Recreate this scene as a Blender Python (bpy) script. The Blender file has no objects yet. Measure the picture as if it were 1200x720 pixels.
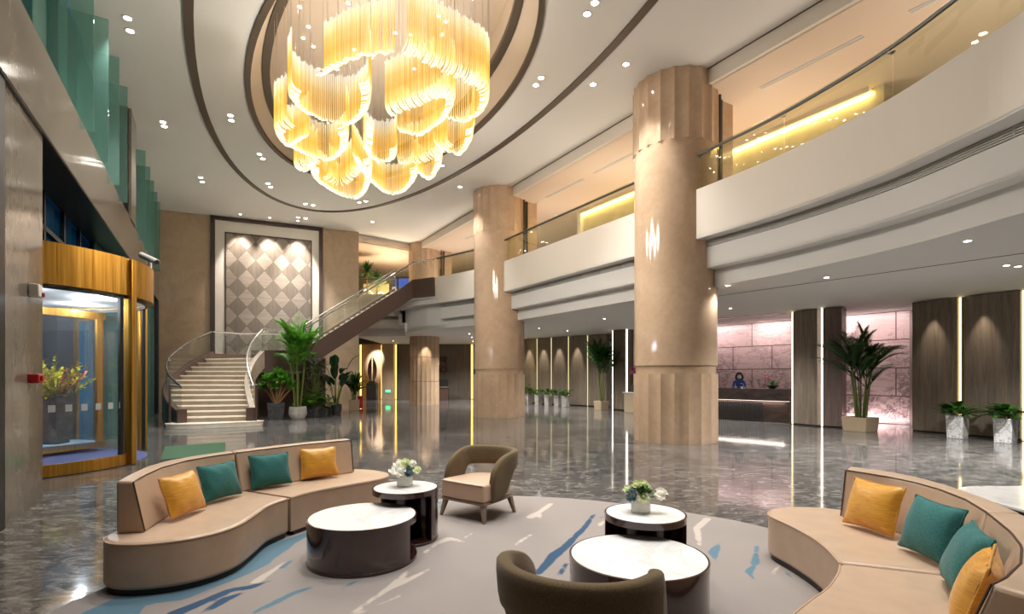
import bpy, bmesh, math, random
from mathutils import Vector, Matrix
from mathutils.geometry import tessellate_polygon
PI = math.pi
S = bpy.context.scene
COL = S.collection
rnd = random.Random(7)

# ------------------------------------------------------------------ object helpers
WL = {}                                           # world position of every object that carries others

def link(o, parent=None):
    COL.objects.link(o)
    if parent is not None:
        o.parent = parent
    return o

def tag(o, label=None, cat=None, group=None, kind=None):
    if label: o['label'] = label
    if cat: o['category'] = cat
    if group: o['group'] = group
    if kind: o['kind'] = kind
    return o

def thing(name, label, cat, loc=(0, 0, 0), group=None):
    o = bpy.data.objects.new(name, None)
    o.empty_display_size = .1
    link(o)
    o.location = loc
    WL[o.name] = Vector(loc)
    return tag(o, label, cat, group)

def dup(root, loc, rotz=0, label=None, group=None, scale=None):
    r = root.copy(); COL.objects.link(r)
    r.location = loc; r.rotation_euler = (0, 0, rotz)
    if scale: r.scale = scale
    WL[r.name] = Vector(loc)
    if label: r['label'] = label
    if group: r['group'] = group
    for ch in list(root.children):
        c = ch.copy(); COL.objects.link(c); c.parent = r
        for g in list(ch.children):
            d = g.copy(); COL.objects.link(d); d.parent = c
    return r

class MB:
    """collects faces; build() links them as ONE mesh object"""
    def __init__(s):
        s.v = []; s.f = []
    def add(s, vs, fs):
        b = len(s.v)
        s.v.extend([tuple(p) for p in vs])
        s.f.extend([tuple(i + b for i in q) for q in fs])
        return s
    def box(s, cx, cy, cz, sx, sy, sz, rz=0):
        c, n = math.cos(rz), math.sin(rz)
        vs = []
        for dz in (-.5, .5):
            for dx, dy in ((-.5, -.5), (.5, -.5), (.5, .5), (-.5, .5)):
                x, y = dx * sx, dy * sy
                vs.append((cx + c * x - n * y, cy + n * x + c * y, cz + dz * sz))
        return s.add(vs, [(3, 2, 1, 0), (4, 5, 6, 7), (0, 1, 5, 4), (1, 2, 6, 5), (2, 3, 7, 6), (3, 0, 4, 7)])
    def hexa(s, bot, top):
        n = len(bot)
        fs = [tuple(reversed(range(n))), tuple(range(n, 2 * n))]
        fs += [(i, (i + 1) % n, n + (i + 1) % n, n + i) for i in range(n)]
        return s.add(list(bot) + list(top), fs)
    def seg(s, p, q, th, z0, z1, off=0):
        """upright slab along p->q, th thick to the RIGHT of the direction, shifted right by off"""
        d = (Vector(q[:2]) - Vector(p[:2])).normalized(); r = Vector((d.y, -d.x))
        a, b = Vector(p[:2]) + r * off, Vector(q[:2]) + r * off
        ring = [b, b + r * th, a + r * th, a]
        ring = ring[::-1]
        # order anticlockwise: a, a+r, b+r, b
        ring = [a, a + r * th, b + r * th, b]
        return s.hexa([(x.x, x.y, z0) for x in ring], [(x.x, x.y, z1) for x in ring])
    def prism(s, poly, z0, z1, holes=()):
        loops = [list(poly)] + [list(h) for h in holes]
        flat = [p for l in loops for p in l]
        tris = tessellate_polygon([[Vector((p[0], p[1], 0)) for p in l] for l in loops])
        n = len(flat)
        vs = [(p[0], p[1], z0) for p in flat] + [(p[0], p[1], z1) for p in flat]
        fs = []
        for t in tris:
            a, b, c = (Vector(flat[i][:2]) for i in t)
            t = tuple(t)
            if (b - a).cross(c - a) < 0: t = t[::-1]
            fs.append(tuple(i + n for i in t)); fs.append(t[::-1])
        k = 0
        for li, l in enumerate(loops):
            m = len(l)
            area = sum(l[i][0] * l[(i + 1) % m][1] - l[(i + 1) % m][0] * l[i][1] for i in range(m))
            for i in range(m):
                a, b = k + i, k + (i + 1) % m
                q = (a, b, b + n, a + n)
                if (area < 0) != (li > 0): q = q[::-1]
                fs.append(q)
            k += m
        return s.add(vs, fs)
    def ngon_prism(s, poly, z0, z1):
        """simple outline, caps kept as single polygons (bevels cleanly)"""
        m = len(poly)
        area = sum(poly[i][0] * poly[(i + 1) % m][1] - poly[(i + 1) % m][0] * poly[i][1] for i in range(m))
        if area < 0: poly = list(poly)[::-1]
        return s.hexa([(p[0], p[1], z0) for p in poly], [(p[0], p[1], z1) for p in poly])
    def tube(s, path, r, n=8, closed=False, radii=None, caps=True):
        P = [Vector(p) for p in path]; m = len(P)
        if m < 2: return s
        vs = []; prev = None
        for i, p in enumerate(P):
            a = P[(i - 1) % m] if (closed or i > 0) else p
            b = P[(i + 1) % m] if (closed or i < m - 1) else p
            t = (b - a)
            t = t.normalized() if t.length > 1e-9 else Vector((0, 0, 1))
            if prev is None:
                up = Vector((0, 0, 1)) if abs(t.z) < .9 else Vector((1, 0, 0))
                nx = t.cross(up).normalized()
            else:
                nx = prev - t * prev.dot(t)
                nx = nx.normalized() if nx.length > 1e-6 else t.orthogonal().normalized()
            prev = nx; ny = t.cross(nx)
            rr = radii[i] if radii else r
            for k in range(n):
                an = 2 * PI * k / n
                vs.append(p + nx * (rr * math.cos(an)) + ny * (rr * math.sin(an)))
        fs = []
        for i in range(m if closed else m - 1):
            j = (i + 1) % m
            for k in range(n):
                l = (k + 1) % n
                fs.append((i * n + k, i * n + l, j * n + l, j * n + k))
        if caps and not closed:
            fs.append(tuple(reversed(range(n)))); fs.append(tuple(range((m - 1) * n, m * n)))
        return s.add(vs, fs)
    def lathe(s, prof, n=32, c=(0, 0, 0), a0=0, a1=2 * PI, close_prof=False):
        full = abs(a1 - a0 - 2 * PI) < 1e-6
        m = len(prof); cnt = n if full else n + 1
        vs = []
        for i in range(cnt):
            a = a0 + (a1 - a0) * i / n
            for r, z in prof:
                vs.append((c[0] + r * math.cos(a), c[1] + r * math.sin(a), c[2] + z))
        fs = []
        for i in range(n):
            j = (i + 1) % cnt
            for k in range(m if close_prof else m - 1):
                l = (k + 1) % m
                fs.append((i * m + k, j * m + k, j * m + l, i * m + l))
        if close_prof and not full:
            fs.append(tuple(range(m))); fs.append(tuple(reversed(range((cnt - 1) * m, cnt * m))))
        return s.add(vs, fs)
    def grid(s, rows):
        n = len(rows[0]); vs = [p for r in rows for p in r]; fs = []
        for i in range(len(rows) - 1):
            for j in range(n - 1):
                fs.append((i * n + j, i * n + j + 1, (i + 1) * n + j + 1, (i + 1) * n + j))
        return s.add(vs, fs)
    def loft(s, rings, closed=False, caps=True):
        n = len(rings[0]); m = len(rings); vs = [p for r in rings for p in r]; fs = []
        for i in range(m if closed else m - 1):
            j = (i + 1) % m
            for k in range(n):
                l = (k + 1) % n
                fs.append((i * n + k, i * n + l, j * n + l, j * n + k))
        if caps and not closed:
            fs.append(tuple(reversed(range(n)))); fs.append(tuple(range((m - 1) * n, m * n)))
        return s.add(vs, fs)
    def ribbon(s, pts, zlo, zhi, th):
        """upright band following pts (plan), th thick to the right; zlo/zhi lists or numbers"""
        m = len(pts); off = offset(pts, th)
        zl = zlo if isinstance(zlo, (list, tuple)) else [zlo] * m
        zh = zhi if isinstance(zhi, (list, tuple)) else [zhi] * m
        rings = [[(pts[i][0], pts[i][1], zl[i]), (off[i][0], off[i][1], zl[i]),
                  (off[i][0], off[i][1], zh[i]), (pts[i][0], pts[i][1], zh[i])] for i in range(m)]
        return s.loft(rings)
    def ball(s, c, r, n=10, m=7, sz=1.0, jit=0):
        prof = []
        vs = []; fs = []
        for j in range(m + 1):
            ph = PI * j / m
            for i in range(n):
                th = 2 * PI * i / n
                q = r * (1 + (rnd.uniform(-jit, jit) if jit else 0))
                vs.append((c[0] + q * math.sin(ph) * math.cos(th), c[1] + q * math.sin(ph) * math.sin(th), c[2] + sz * q * math.cos(ph)))
        for j in range(m):
            for i in range(n):
                k = (i + 1) % n
                fs.append((j * n + i, (j + 1) * n + i, (j + 1) * n + k, j * n + k))
        return s.add(vs, fs)
    def leaf(s, p, d, L, W, droop=.3, up=(0, 0, 1), seg=3, fold=.25):
        p = Vector(p); d = Vector(d).normalized()
        side = d.cross(Vector(up))
        side = side.normalized() if side.length > 1e-4 else Vector((1, 0, 0))
        nrm = side.cross(d)
        vs = []; q = p.copy(); dd = d.copy()
        for i in range(seg + 1):
            t = i / seg
            w = W * .5 * (math.sin(PI * min(1, (t * .92 + .06))) ** .8)
            n2 = side.cross(dd)
            vs += [q - side * w + n2 * (w * fold), q.copy(), q + side * w + n2 * (w * fold)]
            q = q + dd * (L / seg)
            dd = (dd + Vector((0, 0, -droop / seg))).normalized()
        fs = []
        for i in range(seg):
            a = i * 3; b = a + 3
            fs += [(a, a + 1, b + 1, b), (a + 1, a + 2, b + 2, b + 1)]
        return s.add(vs, fs)
    def build(s, name, m, parent=None, smooth=None, bevel=0, bseg=2, sub=0, fix=True):
        off = WL.get(parent.name, Vector((0, 0, 0))) if parent is not None else Vector((0, 0, 0))
        me = bpy.data.meshes.new(name)
        me.from_pydata([(v[0] - off.x, v[1] - off.y, v[2] - off.z) for v in s.v], [], s.f)
        if fix:
            bm = bmesh.new(); bm.from_mesh(me)
            bmesh.ops.recalc_face_normals(bm, faces=bm.faces)
            bm.to_mesh(me); bm.free()
        me.materials.append(m)
        if smooth is not None:
            for p in me.polygons: p.use_smooth = True
            if smooth < 180: me.set_sharp_from_angle(angle=math.radians(smooth))
        o = bpy.data.objects.new(name, me); link(o, parent)
        WL[o.name] = off
        if bevel:
            b = o.modifiers.new('bevel', 'BEVEL'); b.width = bevel; b.segments = bseg
            b.limit_method = 'ANGLE'; b.angle_limit = math.radians(40)
            b.harden_normals = False
            for p in me.polygons: p.use_smooth = True
            me.set_sharp_from_angle(angle=math.radians(50))
        if sub:
            u = o.modifiers.new('sub', 'SUBSURF'); u.levels = sub; u.render_levels = sub
        return o

def struct(name, mb, m, **k):
    return tag(mb.build(name, m, **k), kind='structure')

# ------------------------------------------------------------------ plan curves
def offset(pts, d):
    """open plan polyline moved d to the right of its direction"""
    P = [Vector((p[0], p[1])) for p in pts]; out = []
    for i, p in enumerate(P):
        a = P[i] - P[i - 1] if i > 0 else P[1] - P[0]
        b = P[i + 1] - P[i] if i < len(P) - 1 else a
        a.normalize(); b.normalize()
        na, nb = Vector((a.y, -a.x)), Vector((b.y, -b.x))
        n = na + nb
        n = n.normalized() if n.length > 1e-6 else na
        k = max(.5, n.dot(na))
        out.append((p.x + n.x * d / k, p.y + n.y * d / k))
    return out

def spline(pts, n=6, closed=False):
    P = [Vector(p) for p in pts]; m = len(P); out = []
    for i in range(m if closed else m - 1):
        if closed:
            a, b, c, d = P[(i - 1) % m], P[i], P[(i + 1) % m], P[(i + 2) % m]
        else:
            b, c = P[i], P[i + 1]
            a = P[i - 1] if i > 0 else b * 2 - c
            d = P[i + 2] if i < m - 2 else c * 2 - b
        for k in range(n):
            t = k / n
            out.append(.5 * ((2 * b) + (c - a) * t + (2 * a - 5 * b + 4 * c - d) * t * t + (3 * b - a - 3 * c + d) * t ** 3))
    if not closed: out.append(P[-1])
    return [tuple(p) for p in out]

def resample(pts, n):
    P = [Vector(p) for p in pts]; L = [0]
    for i in range(1, len(P)): L.append(L[-1] + (P[i] - P[i - 1]).length)
    out = []; j = 0
    for k in range(n):
        t = L[-1] * k / (n - 1)
        while j < len(L) - 2 and L[j + 1] < t: j += 1
        f = (t - L[j]) / max(1e-9, L[j + 1] - L[j])
        out.append(tuple(P[j].lerp(P[j + 1], min(1, f))))
    return out

def plen(pts):
    return sum((Vector(pts[i + 1]) - Vector(pts[i])).length for i in range(len(pts) - 1))

def sstep(a, b, x):
    t = max(0, min(1, (x - a) / (b - a)))
    return t * t * (3 - 2 * t)

# ------------------------------------------------------------------ materials
def lin(r, g, b):
    f = lambda c: (c / 255) / 12.92 if c <= 10 else (((c / 255) + .055) / 1.055) ** 2.4
    return (f(r), f(g), f(b))

class NT:
    def __init__(s, name):
        s.m = bpy.data.materials.new(name); s.m.use_nodes = True
        s.t = s.m.node_tree; s.t.nodes.clear()
        s.out = s.t.nodes.new('ShaderNodeOutputMaterial')
    def n(s, typ, ins=None, **props):
        nd = s.t.nodes.new('ShaderNode' + typ)
        for k, v in props.items(): setattr(nd, k, v)
        for k, v in (ins or {}).items():
            sk = nd.inputs[k]
            if isinstance(v, bpy.types.NodeSocket): s.t.links.new(v, sk)
            else:
                if isinstance(v, tuple) and len(v) == 3 and sk.type == 'RGBA': v = v + (1,)
                sk.default_value = v
        return nd
    def math(s, op, a, b=0.0, c=0.0):
        return s.n('Math', {0: a, 1: b, 2: c}, operation=op).outputs[0]
    def mix(s, f, a, b):
        nd = s.n('Mix', data_type='RGBA')
        for sk, v in ((nd.inputs[0], f), (nd.inputs[6], a), (nd.inputs[7], b)):
            if isinstance(v, bpy.types.NodeSocket): s.t.links.new(v, sk)
            else: sk.default_value = (v + (1,)) if isinstance(v, tuple) and len(v) == 3 else v
        return nd.outputs[2]
    def ramp(s, f, stops, interp='LINEAR'):
        nd = s.n('ValToRGB', {0: f}); e = nd.color_ramp.elements
        nd.color_ramp.interpolation = interp
        while len(e) > 1: e.remove(e[0])
        e[0].position = stops[0][0]; c = stops[0][1]; e[0].color = (c + (1,)) if isinstance(c, tuple) else (c, c, c, 1)
        for p, c in stops[1:]:
            x = e.new(p); x.color = (c + (1,)) if isinstance(c, tuple) else (c, c, c, 1)
        return nd.outputs[0]
    def obj(s, scale=(1, 1, 1), rot=(0, 0, 0), loc=(0, 0, 0)):
        tc = s.n('TexCoord')
        return s.n('Mapping', {'Vector': tc.outputs['Object'], 'Scale': scale, 'Rotation': rot, 'Location': loc}).outputs[0]
    def noise(s, vec, scale, detail=3, rough=.5, dist=0):
        return s.n('TexNoise', {'Vector': vec, 'Scale': scale, 'Detail': detail, 'Roughness': rough, 'Distortion': dist}).outputs[0]
    def princ(s, col, rough=.5, metal=0, bump=None, bstr=.2, bdist=.01, **k):
        ins = {'Base Color': col, 'Roughness': rough, 'Metallic': metal}; ins.update(k)
        p = s.n('BsdfPrincipled', ins)
        if bump is not None:
            b = s.n('Bump', {'Height': bump, 'Strength': bstr, 'Distance': bdist})
            s.t.links.new(b.outputs[0], p.inputs['Normal'])
        s.t.links.new(p.outputs[0], s.out.inputs[0])
        return s.m
    def surf(s, sock):
        s.t.links.new(sock, s.out.inputs[0]); return s.m

def plain(name, c, rough=.5, metal=0, var=.06, scale=6, bump=0, bscale=200, **k):
    t = NT(name); v = t.obj()
    f = t.noise(v, scale, 3)
    c2 = tuple(x * (1 - var) for x in c); c1 = tuple(min(1, x * (1 + var)) for x in c)
    col = t.mix(f, c2, c1)
    b = t.noise(v, bscale, 2) if bump else None
    return t.princ(col, rough, metal, bump=b, bstr=bump, bdist=.003, **k)

def emis(name, c, strength):
    t = NT(name)
    e = t.n('Emission', {'Color': c, 'Strength': strength})
    return t.surf(e.outputs[0])

def glass(name, tint, body=0.0, bodycol=(.5, .6, .6), refl=.9, rough=.02):
    """thin pane: tinted see-through with a fresnel sheen, plus a share of pale body"""
    t = NT(name)
    tr = t.n('BsdfTransparent', {'Color': tint})
    gl = t.n('BsdfGlossy', {'Color': (refl, refl, refl), 'Roughness': rough})
    lw = t.n('LayerWeight', {'Blend': .5}).outputs['Facing']      # 0 facing, 1 grazing, same on both sides
    f = t.math('ADD', t.math('MULTIPLY', t.math('POWER', lw, 5.0), .85), .045)
    sh = t.n('MixShader', {0: f, 1: tr.outputs[0], 2: gl.outputs[0]}).outputs[0]
    if body:
        d = t.n('BsdfDiffuse', {'Color': bodycol})
        tl = t.n('BsdfTranslucent', {'Color': bodycol})
        dd = t.n('MixShader', {0: .5, 1: d.outputs[0], 2: tl.outputs[0]}).outputs[0]
        sh = t.n('MixShader', {0: body, 1: sh, 2: dd}).outputs[0]
    return t.surf(sh)

def stone(name, c1, c2, scale=1.5, rough=.2, stretch=(1, 1, 1), vein=None, joints=None):
    t = NT(name); v = t.obj(scale=stretch)
    a = t.noise(v, scale, 6, .6, .8); b = t.noise(v, scale * 9, 3, .6)
    f = t.math('ADD', t.math('MULTIPLY', a, .7), t.math('MULTIPLY', b, .3))
    col = t.ramp(f, [(.3, c1), (.7, c2)])
    if vein:
        w = t.noise(v, scale * 1.7, 5, .6, 1.6)
        k = t.math('ABSOLUTE', t.math('SUBTRACT', w, .5))
        col = t.mix(t.ramp(k, [(0, 1.0), (.03, 0.0)]), col, vein)
    return t.princ(col, rough)

def wood(name, c1, c2, rough=.45, stretch=(1, 1, .06), scale=9):
    t = NT(name); v = t.obj(scale=stretch)
    a = t.noise(v, scale, 4, .6, .6); b = t.noise(v, scale * 7, 3, .6)
    f = t.math('ADD', t.math('MULTIPLY', a, .65), t.math('MULTIPLY', b, .35))
    return t.princ(t.ramp(f, [(.33, c1), (.68, c2)]), rough)

M = {}
M['ceil'] = plain('ceiling_paint', (.80, .785, .76), .7, var=.02, scale=1)
M['soffit'] = plain('soffit_paint', (.76, .745, .72), .7, var=.02, scale=1)
M['cream'] = plain('fascia_paint', (.76, .69, .60), .55, var=.02, scale=1)
M['white'] = plain('white_paint', (.70, .685, .66), .6, var=.02, scale=1)
M['peach'] = plain('cove_tinted_ceiling_paint', (.72, .58, .46), .7, var=.02, scale=1)  # beige paint, tinted further to carry the warm cove glow
M['bronze'] = plain('bronze_trim', (.105, .078, .055), .45, metal=.25, var=.1)
M['coffer'] = plain('coffer_paint', (.58, .47, .36), .6, var=.02)
M['colmarble'] = stone('beige_marble', lin(184, 154, 126), lin(207, 179, 151), 1.1, .08)
M['wallmarble'] = stone('tan_marble', lin(170, 144, 116), lin(194, 169, 140), 1.3, .3)
M['gold_wall'] = stone('golden_onyx', (.46, .38, .22), (.62, .52, .31), 1.6, .3)
M['granite'] = stone('brown_granite', lin(96, 88, 78), lin(130, 121, 108), 3.0, .12, stretch=(1, 1, .35))
M['dgranite'] = stone('dark_granite', lin(28, 25, 24), lin(52, 47, 44), 14.0, .3)
M['black'] = plain('black_metal', (.012, .012, .013), .35)
M['blackm'] = plain('black_mullion', (.02, .02, .022), .4, metal=.4)
M['walnut'] = wood('grey_walnut', lin(96, 85, 74), lin(146, 131, 115), .45)
M['dwood'] = wood('dark_wall_wood', lin(84, 75, 66), lin(118, 107, 95), .5)
M['purplewood'] = wood('pale_walnut', lin(98, 80, 76), lin(140, 120, 114), .45)
M['brown'] = plain('bronze_brown_cladding', lin(88, 68, 60), .4, metal=.15, var=.08)
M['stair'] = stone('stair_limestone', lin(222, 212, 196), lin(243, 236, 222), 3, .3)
M['steel'] = plain('brushed_steel', (.55, .54, .52), .28, metal=1.0)
M['lac'] = plain('burgundy_lacquer', (.040, .014, .013), .16, var=.25, scale=3, **{'Coat Weight': .6, 'Coat Roughness': .06})
M['leather'] = plain('tan_leather', lin(192, 165, 140), .36, var=.16, scale=7, bump=.12, bscale=160)
M['leather2'] = plain('rose_beige_leather', lin(205, 174, 150), .42, var=.06, scale=8, bump=.1, bscale=160)
M['piping'] = plain('dark_piping', lin(74, 54, 40), .5)
M['plinth'] = plain('black_plinth', (.02, .018, .016), .6)
M['legwood'] = wood('ashen_wood', lin(108, 92, 80), lin(150, 132, 118), .45, stretch=(1, 1, .1), scale=20)
M['pot_dark'] = stone('charcoal_stone_pot', lin(34, 34, 38), lin(66, 66, 70), 6, .4, vein=lin(120, 120, 122))
M['pot_light'] = stone('pale_stone_pot', lin(150, 146, 140), lin(196, 192, 186), 6, .5)
M['pot_white'] = stone('veined_white_pot', lin(190, 188, 186), lin(230, 228, 226), 3, .35, vein=lin(110, 110, 112))
M['pot_beige'] = plain('beige_pot', lin(186, 166, 138), .5)
M['soil'] = plain('dark_soil', (.03, .02, .014), .95)
M['trunk'] = plain('tan_trunk', lin(150, 116, 78), .8, var=.2, scale=14)
M['cane'] = plain('green_cane', lin(104, 116, 52), .5, var=.2, scale=14)
M['redplastic'] = plain('red_plastic', (.45, .015, .02), .35)
M['whiteplastic'] = plain('white_plastic', (.72, .70, .66), .4)
M['glass'] = glass('clear_glass', (.95, .97, .96), body=.015, bodycol=(.6, .65, .62))
M['glassg'] = glass('amber_tinted_glass', (.90, .92, .84), body=.03, bodycol=(.7, .66, .5))
M['teal'] = glass('teal_fin_glass', (.62, .82, .78), body=.24, bodycol=(.46, .66, .60))
M['tealwall'] = glass('teal_facade_glass', (.10, .24, .24), body=.55, bodycol=(.16, .30, .28))
M['navy'] = glass('night_glass', (.10, .28, .40), body=.25, bodycol=(.02, .14, .22), refl=.25)
M['doorglass'] = glass('door_glass', (.93, .95, .955), body=.02, bodycol=(.3, .35, .4))
M['vase'] = glass('vase_glass', (.96, .97, .97), body=.22, bodycol=(.95, .95, .95))
M['led_warm'] = emis('warm_led', (1.0, .80, .38), 2.6)
M['led_gold'] = emis('golden_led', (1.0, .62, .12), 1.9)
M['led_white'] = emis('white_led', (1.0, .90, .78), 4)
M['led_pink'] = emis('pinkish_led', (1.0, .84, .80), 4)
M['lamp'] = emis('downlight_glow', (1.0, .93, .82), 28)
M['lampring'] = plain('downlight_trim', (.75, .73, .70), .4)
M['exit'] = emis('exit_green', (.05, 1.0, .35), 2.2)
M['blue_led'] = emis('blue_light_bed', (.35, .62, 1.0), 2.5)
M['screen'] = emis('dim_blue_screen', (.06, .10, .35), .8)

def leafmat(name, c1, c2, rough=.42):
    t = NT(name); v = t.obj()
    f = t.noise(v, 7, 2)
    col = t.ramp(f, [(.3, c1), (.7, c2)])
    p = t.n('BsdfPrincipled', {'Base Color': col, 'Roughness': rough})
    tl = t.n('BsdfTranslucent', {'Color': col})
    return t.surf(t.n('MixShader', {0: .25, 1: p.outputs[0], 2: tl.outputs[0]}).outputs[0])
M['leaf'] = leafmat('green_leaf', lin(24, 62, 18), lin(70, 128, 36))
M['leafb'] = leafmat('bright_leaf', lin(40, 110, 22), lin(120, 182, 54))
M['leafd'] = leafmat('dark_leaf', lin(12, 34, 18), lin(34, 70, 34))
M['leafy'] = leafmat('yellow_blossom', lin(212, 208, 24), lin(248, 232, 50))
M['leafo'] = leafmat('orange_blossom', lin(190, 90, 24), lin(226, 126, 36))
M['petal'] = leafmat('cream_petal', lin(240, 236, 220), lin(252, 248, 238))
M['petaly'] = leafmat('lime_petal', lin(200, 214, 140), lin(236, 240, 190))
M['bluefl'] = leafmat('blue_hydrangea', lin(40, 78, 104), lin(86, 128, 150))
M['pinkfl'] = leafmat('pink_blossom', lin(190, 60, 120), lin(230, 120, 170))

def floor_mat():
    t = NT('polished_grey_marble')
    v = t.obj(scale=(1, 1, 1), rot=(0, 0, .12))
    v2 = t.obj(scale=(.75, 1.5, 1), rot=(0, 0, .12))
    big = t.noise(t.obj(scale=(.6, 1, 1)), .5, 3, .5, .6)
    mid = t.noise(v2, 4.2, 8, .74, 1.5)
    fine = t.noise(v2, 19, 5, .74, .9)
    f = t.math('ADD', t.math('ADD', t.math('MULTIPLY', mid, .62), t.math('MULTIPLY', fine, .30)), t.math('MULTIPLY', big, .12))
    col = t.ramp(f, [(.37, lin(22, 22, 24)), (.455, lin(64, 63, 63)), (.54, lin(106, 103, 99)), (.67, lin(168, 163, 156))])
    # large square tiles, joints barely darker
    br = t.n('TexBrick', {'Vector': t.obj(rot=(0, 0, math.radians(-31))), 'Color1': (1.0, 1.0, 1.0), 'Color2': (.84, .84, .86), 'Mortar': (.55, .55, .55),
                          'Scale': 1.0, 'Mortar Size': .006, 'Brick Width': 1.6, 'Row Height': 1.2, 'Bias': -.1}, offset=0.0)
    col = t.n('MixRGB', {0: 1.0, 1: col, 2: br.outputs[0]}, blend_type='MULTIPLY').outputs[0]
    return t.princ(col, t.ramp(f, [(.3, .05), (.7, .10)]), **{'Specular IOR Level': .5})
M['floor'] = floor_mat()

def marble_top():
    t = NT('white_marble_top'); v = t.obj()
    w = t.noise(v, 1.3, 3, .5, 1.0)
    k = t.math('ABSOLUTE', t.math('SUBTRACT', w, .5))
    col = t.ramp(k, [(0, lin(226, 223, 220)), (.02, lin(238, 236, 233)), (.07, lin(243, 241, 238))])
    return t.princ(col, .14)
M['marble'] = marble_top()

def fabric(name, c1, c2, scale=260, rough=.85, bump=.5):
    t = NT(name); v = t.obj()
    f = t.noise(v, scale, 2, .7); g = t.noise(v, 5, 2)
    col = t.mix(t.ramp(f, [(.35, 0.0), (.65, 1.0)]), c1, c2)
    col = t.mix(t.math('MULTIPLY', g, .25), col, c1)
    return t.princ(col, rough, bump=f, bstr=bump, bdist=.003, **{'Sheen Weight': .15})
M['olive'] = fabric('olive_wool', lin(74, 58, 32), lin(120, 98, 62))
M['tealfab'] = fabric('teal_weave', lin(10, 78, 80), lin(54, 130, 124), 190)
def silk():
    t = NT('mustard_silk'); v = t.obj(scale=(3, 3, 60))
    f = t.noise(v, 4, 3, .6)
    return t.princ(t.ramp(f, [(.3, lin(196, 132, 30)), (.7, lin(232, 172, 62))]), .42, bump=f, bstr=.15, bdist=.003, **{'Sheen Weight': .2})
M['silk'] = silk()
def gold():
    t = NT('brushed_gold'); v = t.obj(scale=(1, 1, .02))
    f = t.noise(v, 26, 3, .6)
    return t.princ(t.ramp(f, [(.3, lin(184, 130, 44)), (.7, lin(228, 178, 84))]), t.ramp(f, [(.3, .26), (.7, .40)]), .9)
M['gold'] = gold()
M['stairtrim'] = stone('pale_stringer_stone', lin(170, 150, 132), lin(196, 176, 158), 3, .25)
M['darkpanel'] = plain('dark_blue_grey_cladding', lin(40, 42, 48), .25, var=.1)
M['railsteel2'] = plain('polished_rail', (.42, .40, .38), .25, metal=1.0)
M['framew'] = wood('dark_frame_wood', lin(58, 44, 38), lin(80, 62, 54), .4)
M['frost'] = plain('frosted_square', (.55, .56, .56), .6, Alpha=.7)
M['blue_bed'] = plain('pale_blue_gravel', (.45, .62, .80), .9, var=.2, scale=60)
M['bluefloor'] = plain('blue_grey_entrance_carpet', lin(70, 82, 128), .5, var=.35, scale=7)
M['wire'] = plain('fine_wire', (.55, .52, .48), .4, metal=.6)
M['darkstone'] = stone('dark_veined_counter', lin(30, 24, 22), lin(64, 52, 46), 2, .2, stretch=(1, 1, 4))
M['hair'] = plain('dark_hair', lin(34, 22, 20), .5)
M['mask'] = plain('pale_face_mask', lin(196, 214, 232), .7)
M['uniform'] = plain('blue_uniform', lin(24, 66, 138), .7)
M['riser'] = stone('shade_toned_riser_stone', lin(150, 132, 112), lin(172, 154, 134), 3, .35)  # darker tan puts the shade under the nosings into the colour
M['leafm'] = leafmat('palm_green', lin(24, 58, 22), lin(62, 110, 40))
M['led_desk'] = emis('desk_led', (1.0, .84, .74), 2.2)
M['led_cove'] = emis('soft_cove_led', (1.0, .82, .30), .6)
M['led_dim'] = emis('dim_edge_led', (1.0, .88, .45), .55)
# ------------------------------------------------------------------ plan of the room (camera at 0,0; +Y ahead)
U = Vector((-.515, .857)); V = Vector((.857, .515))
C1 = Vector((4.04, 12.9)); C2 = Vector((-.50, 20.4)); C3 = Vector((-4.78, 28.45))
def CU(t, o=0):                                    # point on the column row: t along it, o to its right (away from the atrium)
    p = C1 + U * t + V * o
    return (p.x, p.y)
def FL(y, o=0):                                    # facade line at depth y, moved o outwards (left)
    return (-5.33 - .582 * (y - 5.56) - .864 * o, y - .503 * o)
W0 = Vector((-15.1, 22.3)); WD = Vector((.906, .423)); WN = Vector((.423, -.906))
def WB(s, o=0):                                    # back wall: s along it, o in front of it
    p = W0 + WD * s + WN * o
    return (p.x, p.y)
ZC, ZP, ZL = 8.7, 8.35, 3.69                       # main ceiling, upper ceiling, ceiling under the balcony

# floor
m = MB(); m.prism([(-22, -9), (16, -9), (22, 40), (-22, 40)], -.2, 0)
struct('floor', m, M['floor'])

# ceiling of the atrium with the oval opening
def oval(cx, cy, a, b, n=72):
    ux, uy = -.5, .866
    out = []
    for i in range(n):
        t = 2 * PI * i / n
        p, q = a * math.cos(t), b * math.sin(t)
        out.append((cx + p * ux + q * uy, cy + p * uy - q * ux))
    return out
RIM = oval(-3.44, 13.3, 6.2, 2.94)
INN = oval(-3.42, 13.1, 5.88, 2.56)
m = MB()
m.prism([CU(-22), CU(18.05), (-7.0, 26.75), WB(8.3, -.3), WB(-.3), FL(21.6, .5), FL(6, .5), (-6.2, 5), (-6.2, -9), CU(-24, -6)], ZC, ZC + .25, [RIM])
struct('ceiling', m, M['ceil'])
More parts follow.
